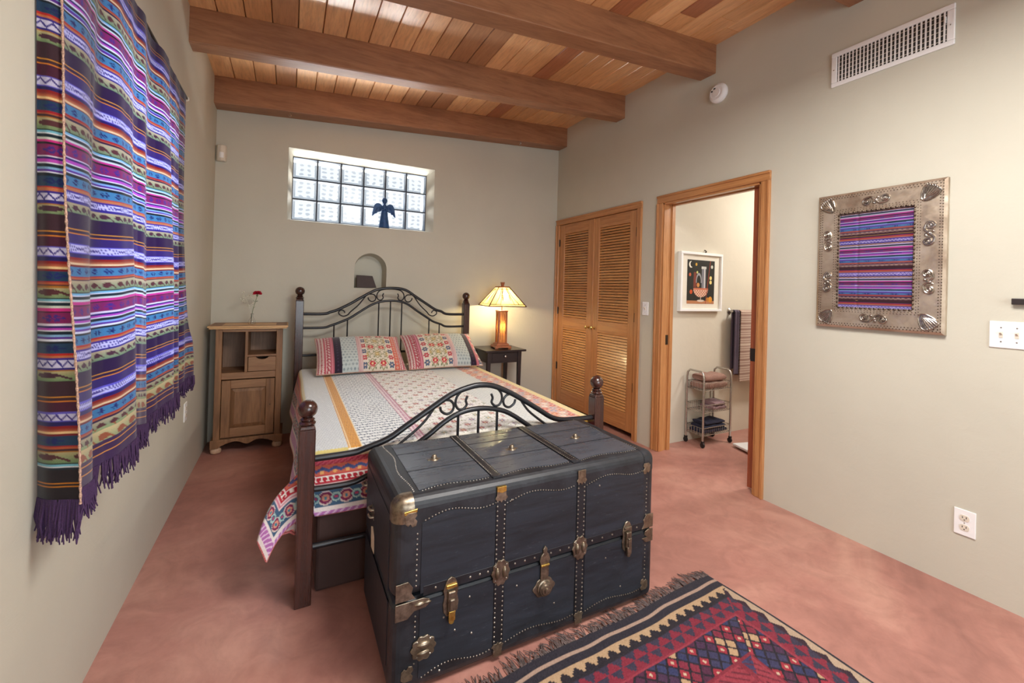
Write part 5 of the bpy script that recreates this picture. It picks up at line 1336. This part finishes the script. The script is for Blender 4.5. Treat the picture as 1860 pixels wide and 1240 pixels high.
# ------------------------------------------------------------------ kilim rug
rt = .058; rc = (2.297, -2.858)
E1 = (-math.cos(rt), -math.sin(rt)); E2 = (math.sin(rt), -math.cos(rt))
def rug():
    wa, lb = 1.62, 1.30
    a = np.linspace(0, wa, 400); b = np.linspace(0, lb, 380); A, B = np.meshgrid(a, b)
    X = rc[0] + E1[0] * A + E2[0] * B; Y = rc[1] + E1[1] * A + E2[1] * B
    X = X + .012 * np.sin(B * 5); wob = .006 * np.sin(A * 9) + .004 * np.sin(A * 21 + 1); Y = Y + wob * np.exp(-B / .15)
    Z = .006 + .0012 * np.sin(A * 40) * np.sin(B * 33)
    C = np.zeros(A.shape + (3,)); C[:] = (50, 44, 56)
    C[(B > .036) & (B < .051)] = (206, 172, 152)
    # cream stepped band along the far end and zigzag band along the side
    inner = (B > .082) & (A > .010)
    st = lambda t: np.floor(np.abs((t % 1) - .5) * 2 * 4) / 4
    m = inner & (B < .134); C[m] = (220, 182, 142); C[m & ((B - .084) / .050 > .18 + .64 * st(A / .052))] = (44, 36, 46)
    sd = inner & (A < .052) & (B - .084 > A * .6); C[sd] = (216, 186, 158); C[sd & ((A - .012) / .040 > .30 + .6 * np.abs(((B / .075) % 1) - .5) * 2)] = (60, 32, 48)
    d2 = np.minimum(B - .134, A - .052)
    along = np.where(B - .134 < A - .052, A, B)
    m = (d2 > 0) & (d2 < .072); C[m] = (156, 44, 66)
    q = (along / .062) % 1; r = (d2 / .036); rr = r % 1; odd = (np.floor(r) % 2)
    tri = np.abs(((q + odd * .5) % 1) - .5) < .42 * np.round((1 - rr) * 4) / 4
    C[m & tri] = (66, 58, 82)
    C[(d2 > .072) & (d2 < .082)] = (176, 62, 80)
    d3 = d2 - .082; m = (d3 > 0) & (d3 < .130); C[m] = (40, 30, 44)
    def diamonds(u, w, mask, cell):
        p = (u + w) / cell; s = (u - w) / cell; fp = p % 1; fs = s % 1
        ink = (fp > .14) & (fp < .94) & (fs > .14) & (fs < .94)
        ip, is_ = np.floor(p), np.floor(s); g = ((np.floor(ip / 2) * 5 + np.floor(is_ / 2) * 3) % 7).astype(int)
        cols = [(62, 66, 112), (96, 44, 74), (222, 182, 140), (66, 62, 100), (150, 46, 70), (84, 50, 84), (58, 60, 104)]
        for k, c in enumerate(cols): C[mask & ink & (g == k)] = c
        star = mask & (np.hypot((fp - .54), (fs - .54)) < .16) & ((ip + is_) % 4 == 0); C[star] = (236, 206, 176)
        rs = mask & ink & ((ip + is_) % 4 == 0) & ~star; C[rs] = (186, 52, 70)
    diamonds(along, d2, m, .052)
    d4 = d3 - .130; m = (d4 > 0) & (d4 < .085); C[m] = (150, 44, 62)
    q = (along / .17) % 1; k = np.floor(along / .17) % 3
    mm = m & (d4 > .010) & (d4 < .075) & (q > .06) & (q < .94)
    C[mm & (k == 0)] = (222, 178, 146); C[mm & (k == 1)] = (70, 64, 104); C[mm & (k == 2)] = (176, 62, 78)
    hk = np.abs(np.sin((along * 1.0 + d4 * 1.2) * 90)) < .42; hk &= (np.abs(((d4 - .01) / .065 % 1) - .5) < .40)
    C[mm & hk] = (120, 36, 54)
    d5 = d4 - .085; C[(d5 > 0) & (d5 < .012)] = (186, 66, 84)
    m = d5 > .012; C[m] = (140, 40, 62); diamonds(A * .9, B * .9, m & (np.sin(A * 14) * np.sin(B * 14) > -.3), .075)
    nz = rng.normal(0, 1, A.shape) * 5; C = np.clip(C * .82 + nz[..., None], 0, 255)
    t = thing('kilim_rug', (1.5, -3.5, .006), 'red and navy geometric kilim rug with dark fringe on the floor before the trunk', 'rug')
    grid_mesh('woven_field', X, Y, Z, C, M['rug'], t, (1.5, -3.5, .006), thick=.005)
    mb = MB()
    for i in range(400):
        aa = random.uniform(-.005, wa * .98); L = random.uniform(.030, .078) * (.6 + .4 * abs(math.sin(aa * 14)))
        p = (rc[0] + E1[0] * aa + E2[0] * .004, rc[1] + E1[1] * aa + E2[1] * .004 + .006 * math.sin(aa * 9)); sw = random.uniform(-.026, .026) - .004
        pts = [(p[0], p[1], .007), (p[0] - E2[0] * L * .5 + sw * .4, p[1] - E2[1] * L * .5, .009 + random.random() * .004), (p[0] - E2[0] * L + sw, p[1] - E2[1] * L, .003)]
        mb.tube(pts, [.0022, .0018, .0010], 4)
    tag(build('fringe', mb, M['rugfringe'], t), kind='stuff')
rug()

# ------------------------------------------------------------------ bathroom: picture, towels, wire cart, scale
YB = -1.505
t = thing('framed_print', (3.838, YB, 1.41), 'white framed still life print of a goblet on the bathroom wall', 'picture')
fx0, fx1, fz0, fz1 = 3.565, 4.105, 1.148, 1.672
mb = MB()
for a0, a1, b0, b1 in ((fx0, fx1, fz0, fz0 + .022), (fx0, fx1, fz1 - .022, fz1), (fx0, fx0 + .022, fz0 + .022, fz1 - .022), (fx1 - .022, fx1, fz0 + .022, fz1 - .022)): mb.box((a0, YB - .040, b0), (a1, YB, b1))
build('frame', mb, M['white'], t, bevel=.003)
build('mat_board', MB().box((fx0 + .02, YB - .022, fz0 + .02), (fx1 - .02, YB - .012, fz1 - .02)), M['matboard'], t)
px0, px1, pz0_, pz1_ = 3.658, 4.012, 1.215, 1.605
nu, nv = 170, 190; u = np.linspace(0, 1, nu); v = np.linspace(0, 1, nv); U, V = np.meshgrid(u, v)
C = np.zeros(U.shape + (3,)); C[:] = (40, 40, 36)
C[V < .07] = (176, 120, 84)
def ell(cx, cy, rx, ry): return ((U - cx) / rx) ** 2 + ((V - cy) / ry) ** 2 < 1
tall = (np.abs(U - .60) < .075) & (V > .36) & (V < .84); C[tall] = (120, 120, 128); C[tall & (np.abs(U - .63) < .02)] = (206, 206, 206)
C[(np.abs(U - .60 - .0) < .09) & (V > .80) & (V < .86)] = (196, 196, 190)
pt = (np.abs(U - .28) < .055 - .03 * (V - .4)) & (V > .38) & (V < .72); C[pt] = (120, 60, 50)
arch_ = (np.abs(np.hypot((U - .42) / .09, (V - .50) / .18) - 1) < .16) & (V > .48); C[arch_] = (150, 150, 156)
bowl = ell(.50, .34, .27, .19) & (V < .36); C[bowl] = (214, 176, 150); C[bowl & (np.sin(U * 70) * np.sin(V * 90) > .3)] = (150, 70, 60); C[bowl & (V > .32)] = (190, 110, 84)
C[(np.abs(U - .50) < .014) & (V > .07) & (V < .18)] = (206, 190, 176); C[ell(.50, .07, .13, .025)] = (206, 190, 176)
C[(np.hypot(U - .13, V - .89) < .075) & (np.hypot(U - .17, V - .90) > .065)] = (226, 220, 206)
for cx, cy, r, c in ((.32, .90, .035, (206, 160, 60)), (.10, .66, .04, (190, 90, 60)), (.36, .72, .03, (196, 196, 120)), (.86, .60, .045, (226, 206, 130)), (.86, .50, .045, (226, 206, 130)), (.15, .27, .05, (190, 80, 40)), (.86, .10, .07, (206, 140, 50)), (.76, .10, .05, (176, 120, 50)), (.40, .43, .05, (206, 140, 80)), (.90, .86, .04, (200, 200, 190))):
    C[ell(cx, cy, r, r)] = c
C[np.abs(U - .76 - .16 * (V - .5)) < .010] = (150, 60, 40)
grid_mesh('art_print', px0 + (px1 - px0) * U, 0 * U + YB - .0235, pz0_ + (pz1_ - pz0_) * V, C, M['print'], t, (3.838, YB, 1.41))
tag(build('picture_hook', MB().tube(spline([(3.90, YB - .001, 1.70), (3.90, YB - .012, 1.695), (3.905, YB - .016, 1.685), (3.90, YB - .006, 1.675)], 4), .005, 6), M['hinge'], base=(3.90, YB, 1.69)), 'small nail hook just above the framed goblet print', 'hook')
bar = thing('towel_bar', (4.5, YB, 1.150), 'chrome towel bar on the bathroom wall carrying two towels', 'towel bar')
for x in (4.262, 4.92):
    build('bar_post', MB().lathe((x, YB, 1.150), [(.030, 0), (.030, -.006), (.022, -.012), (.012, -.018), (.010, -.060), (.014, -.066), (.016, -.080), (.010, -.088)], 'y', 20), M['chrome'], bar)
build('bar', MB().tube([(4.20, YB - .075, 1.150), (4.94, YB - .075, 1.150)], .009, 12), M['chrome'], bar)
def towel(name, x0, x1, mat, zf, label, yoff, colf=None, r=.016):
    nu, nv = 50, 120; s = np.linspace(0, 1, nu); w = np.linspace(0, 1, nv); Sx, Wv = np.meshgrid(s, w)
    Lf = 1.150 - zf; Lb = Lf * .92; tot = Lf + PI * r + Lb; d = Wv * tot
    X = x0 + (x1 - x0) * Sx
    fold = .010 * np.sin(Sx * 2 * PI * 1.5) * np.clip(d / .2, .2, 1)
    yb = YB - .075
    Y = np.where(d < Lf, yb - r - yoff - fold * .6 - .03 * np.clip((Lf - d) / Lf, 0, 1) * 0, np.where(d < Lf + PI * r, yb - r * np.cos((d - Lf) / r) - yoff * np.cos((d - Lf) / r), yb + r + yoff * .4 - .3 * fold))
    Z = np.where(d < Lf, 1.150 - (Lf - d), np.where(d < Lf + PI * r, 1.150 + r * np.sin((d - Lf) / r), 1.150 - (d - Lf - PI * r)))
    C = colf(d, Sx) if colf else np.full(X.shape + (3,), 90.0)
    o = grid_mesh(name, X, Y, Z, C, mat, None, ((x0 + x1) / 2, yb, 1.15), thick=.006)
    return tag(o, label, 'towel', 'towels on the bar')
towel('bath_towel', 4.215, 4.280, M['towel_dk'], .57, 'plum towel hanging at the near end of the chrome bar', .004)
def tcol(d, s):
    C = np.zeros(d.shape + (3,)); C[:] = (150, 116, 104); C[((d / .026) % 1) < .45] = (206, 184, 166); C[(d < .02)] = (206, 184, 166); return C
towel('bath_towel', 4.284, 4.70, M['towel_stripe'], .500, 'brown and cream striped towel hanging on the chrome bar', .016, tcol)

cart = thing('wire_cart', (3.87, -1.62, 0), 'three tier wire cart on casters holding folded towels in the bathroom', 'cart')
ax0, ax1, ay0, ay1 = 3.695, 4.045, -1.700, -1.525
for x in (ax0, ax1):
    P = [(x, ay0, .055), (x, ay0, .58), (x, ay0 + .006, .618), (x, ay0 + .030, .640), (x, ay1 - .030, .640), (x, ay1 - .006, .618), (x, ay1, .58), (x, ay1, .055)]
    build('end_frame', MB().tube(P, .0085, 10), M['chrome'], cart)
    for y in (ay0, ay1):
        build('caster', MB().lathe((x - .008, y, .022), [(.004, 0), (.020, .001), (.022, .004), (.022, .012), (.020, .015), (.004, .016)], 'x', 18).box((x - .010, y - .012, .026), (x + .010, y + .008, .056)), M['black'], cart)
for z in (.100, .292, .480):
    mb = MB()
    for zz in (z, z + .062):
        mb.tube([(ax0, ay0, zz), (ax1, ay0, zz), (ax1, ay1, zz), (ax0, ay1, zz)], .0030, 6, closed=True)
    n = 14
    for k in range(1, n):
        x = ax0 + (ax1 - ax0) * k / n; mb.tube([(x, ay0, z + .062), (x, ay0, z), (x, ay1, z), (x, ay1, z + .062)], .0016, 5)
    for k in range(1, 6):
        y = ay0 + (ay1 - ay0) * k / 6; mb.tube([(ax0, y, z + .062), (ax0, y, z), (ax1, y, z), (ax1, y, z + .062)], .0016, 5)
    build('wire_basket', mb, M['chrome'], cart)
def folded(x0, x1, y0, y1, z, layers, hh, mat, label, skew=0):
    t = thing('folded_towel', ((x0 + x1) / 2, (y0 + y1) / 2, z), label, 'towel', 'folded towels on the wire cart')
    for k in range(layers):
        mb = MB(); o = []; n = 28
        for i in range(n):
            q = 2 * PI * i / n; cx = math.copysign(abs(math.cos(q)) ** .35, math.cos(q)); cz = math.copysign(abs(math.sin(q)) ** .8, math.sin(q))
            o.append((cx, cz))
        zc_ = z + hh * (k + .5); e = .012 * k
        xa, xb = x0 + e + skew * k, x1 - e + skew * k
        m = 12; vs = []; fs = []
        for j in range(m + 1):
            x = xa + (xb - xa) * j / m; pin = (1 - abs(2 * j / m - 1) ** 6 * .35)
            sag = .010 * math.sin(j * 1.3 + k) 
            for a, b in o: vs.append((x, (y0 + y1) / 2 + a * ((y1 - y0) / 2 - .004 * k) * (.96 + .04 * pin), zc_ + b * hh * .50 * pin + sag * .4 * (b > 0)))
        for j in range(m):
            for i in range(n): fs.append((j * n + i, j * n + (i + 1) % n, (j + 1) * n + (i + 1) % n, (j + 1) * n + i))
        fs += [tuple(range(n))[::-1], tuple(range(m * n, m * n + n))]
        mb.add(vs, fs, True); build('towel_fold', mb, mat, t)
folded(ax0 + .028, ax1 - .035, ay0 + .010, ay1 - .010, .484, 2, .062, M['cloth_brown'], 'thick taupe towel folded in the top basket of the cart', .004)
folded(ax0 + .15, ax1 - .035, ay0 + .012, ay1 - .015, .296, 2, .034, M['cloth_mauve'], 'thin mauve towel folded in the middle basket of the cart', .005)
folded(ax0 + .030, ax1 - .020, ay0 + .010, ay1 - .010, .104, 3, .034, M['cloth_dark'], 'dark navy towels folded in the bottom basket of the cart', .002)
sc_ = thing('bathroom_scale', (4.12, -1.93, 0), 'flat white bathroom scale on the floor beside the cart', 'scale')
mb = MB().box((3.93, -2.12, .012), (4.25, -1.815, .034)); mb.rotz(math.radians(-14), (4.09, -1.95)); build('platform', mb, M['white'], sc_, bevel=.008)
mb = MB()
for x, y in ((3.97, -2.08), (4.21, -2.08), (3.97, -1.85), (4.21, -1.85)): mb.lathe((x, y, 0), [(.012, 0), (.012, .013)], n=10)
mb.rotz(math.radians(-14), (4.09, -1.95)); build('feet', mb, M['black'], sc_)

# ------------------------------------------------------------------ camera
F_PX = 785.2949; yaw, pit, rol = -.4760, .0034, .0277
d = Vector((-math.sin(yaw) * math.cos(pit), math.cos(yaw) * math.cos(pit), math.sin(pit)))
r0 = Vector((math.cos(yaw), math.sin(yaw), 0)); u0 = r0.cross(d)
r1 = r0 * math.cos(rol) + u0 * math.sin(rol); u1 = u0 * math.cos(rol) - r0 * math.sin(rol)
cam = bpy.data.cameras.new('camera'); co = bpy.data.objects.new('camera', cam); COL.objects.link(co)
co.matrix_world = Matrix(((r1.x, u1.x, -d.x, .5533), (r1.y, u1.y, -d.y, -4.1999), (r1.z, u1.z, -d.z, 1.2883), (0, 0, 0, 1)))
cam.sensor_fit = 'HORIZONTAL'; cam.sensor_width = 36; cam.lens = F_PX / 1860 * 36; cam.shift_y = -95.4444 / 1860
cam.clip_start = .02; SC.camera = co

# ------------------------------------------------------------------ light
def area(name, loc, target, sx, sy, power, c):
    l = bpy.data.lights.new(name, 'AREA'); l.shape = 'RECTANGLE'; l.size = sx; l.size_y = sy; l.energy = power; l.color = c
    o = bpy.data.objects.new(name, l); COL.objects.link(o); o.location = loc
    o.rotation_euler = (Vector(target) - Vector(loc)).to_track_quat('-Z', 'Y').to_euler(); return o
def point(name, loc, power, c, rad):
    l = bpy.data.lights.new(name, 'POINT'); l.energy = power; l.color = c; l.shadow_soft_size = rad
    o = bpy.data.objects.new(name, l); COL.objects.link(o); o.location = loc; return o
w = bpy.data.worlds.new('daylight sky'); SC.world = w; w.use_nodes = True
bg = w.node_tree.nodes['Background']; bg.inputs['Color'].default_value = (.86, .93, 1, 1); bg.inputs['Strength'].default_value = 1.1
area('daylight back sky', (1.16, 1.1, 3.5), (1.16, 0, 2.1), 2.2, 1.2, 380, (.88, .94, 1))
area('daylight back ground', (1.16, 1.2, .9), (1.16, 0, 2.1), 2.6, 1.2, 900, (1, .96, .90))
area('daylight left window', (-.60, -2.0, 1.9), (0, -2.0, 1.6), 1.4, 1.6, 110, (.82, .90, 1))
area('added front fill', (1.6, YF - .6, 1.5), (1.6, 0, 1.3), 2.4, 2.2, 90, (.84, .93, 1))  # unseen panel added to fill the room from the front
area('ceiling lamp light', (1.75, -3.7, 2.62), (1.75, -3.7, 0), .9, .9, 70, (1, .97, .93))
area('bathroom ceiling lamp', (4.85, -2.5, 2.62), (4.6, -2.3, 0), .4, .4, 34, (1, .96, .90))
point('lamp bulb light', (lx, ly, 1.158), 22, (1, .78, .42), .026)
point('lamp night light', (lx, ly, .92), 1.0, (1, .72, .40), .012)

# ------------------------------------------------------------------ colour management
vs_ = SC.view_settings; vs_.view_transform = 'Standard'; vs_.look = 'None'; vs_.exposure = 0; vs_.gamma = 1; vs_.use_curve_mapping = False
vs_.exposure = .33
SC.cycles.max_bounces = 10; SC.cycles.diffuse_bounces = 6; SC.cycles.transparent_max_bounces = 12
SC.cycles.sample_clamp_indirect = 6; SC.cycles.use_denoising = True
SC.cycles.caustics_reflective = False; SC.cycles.caustics_refractive = False
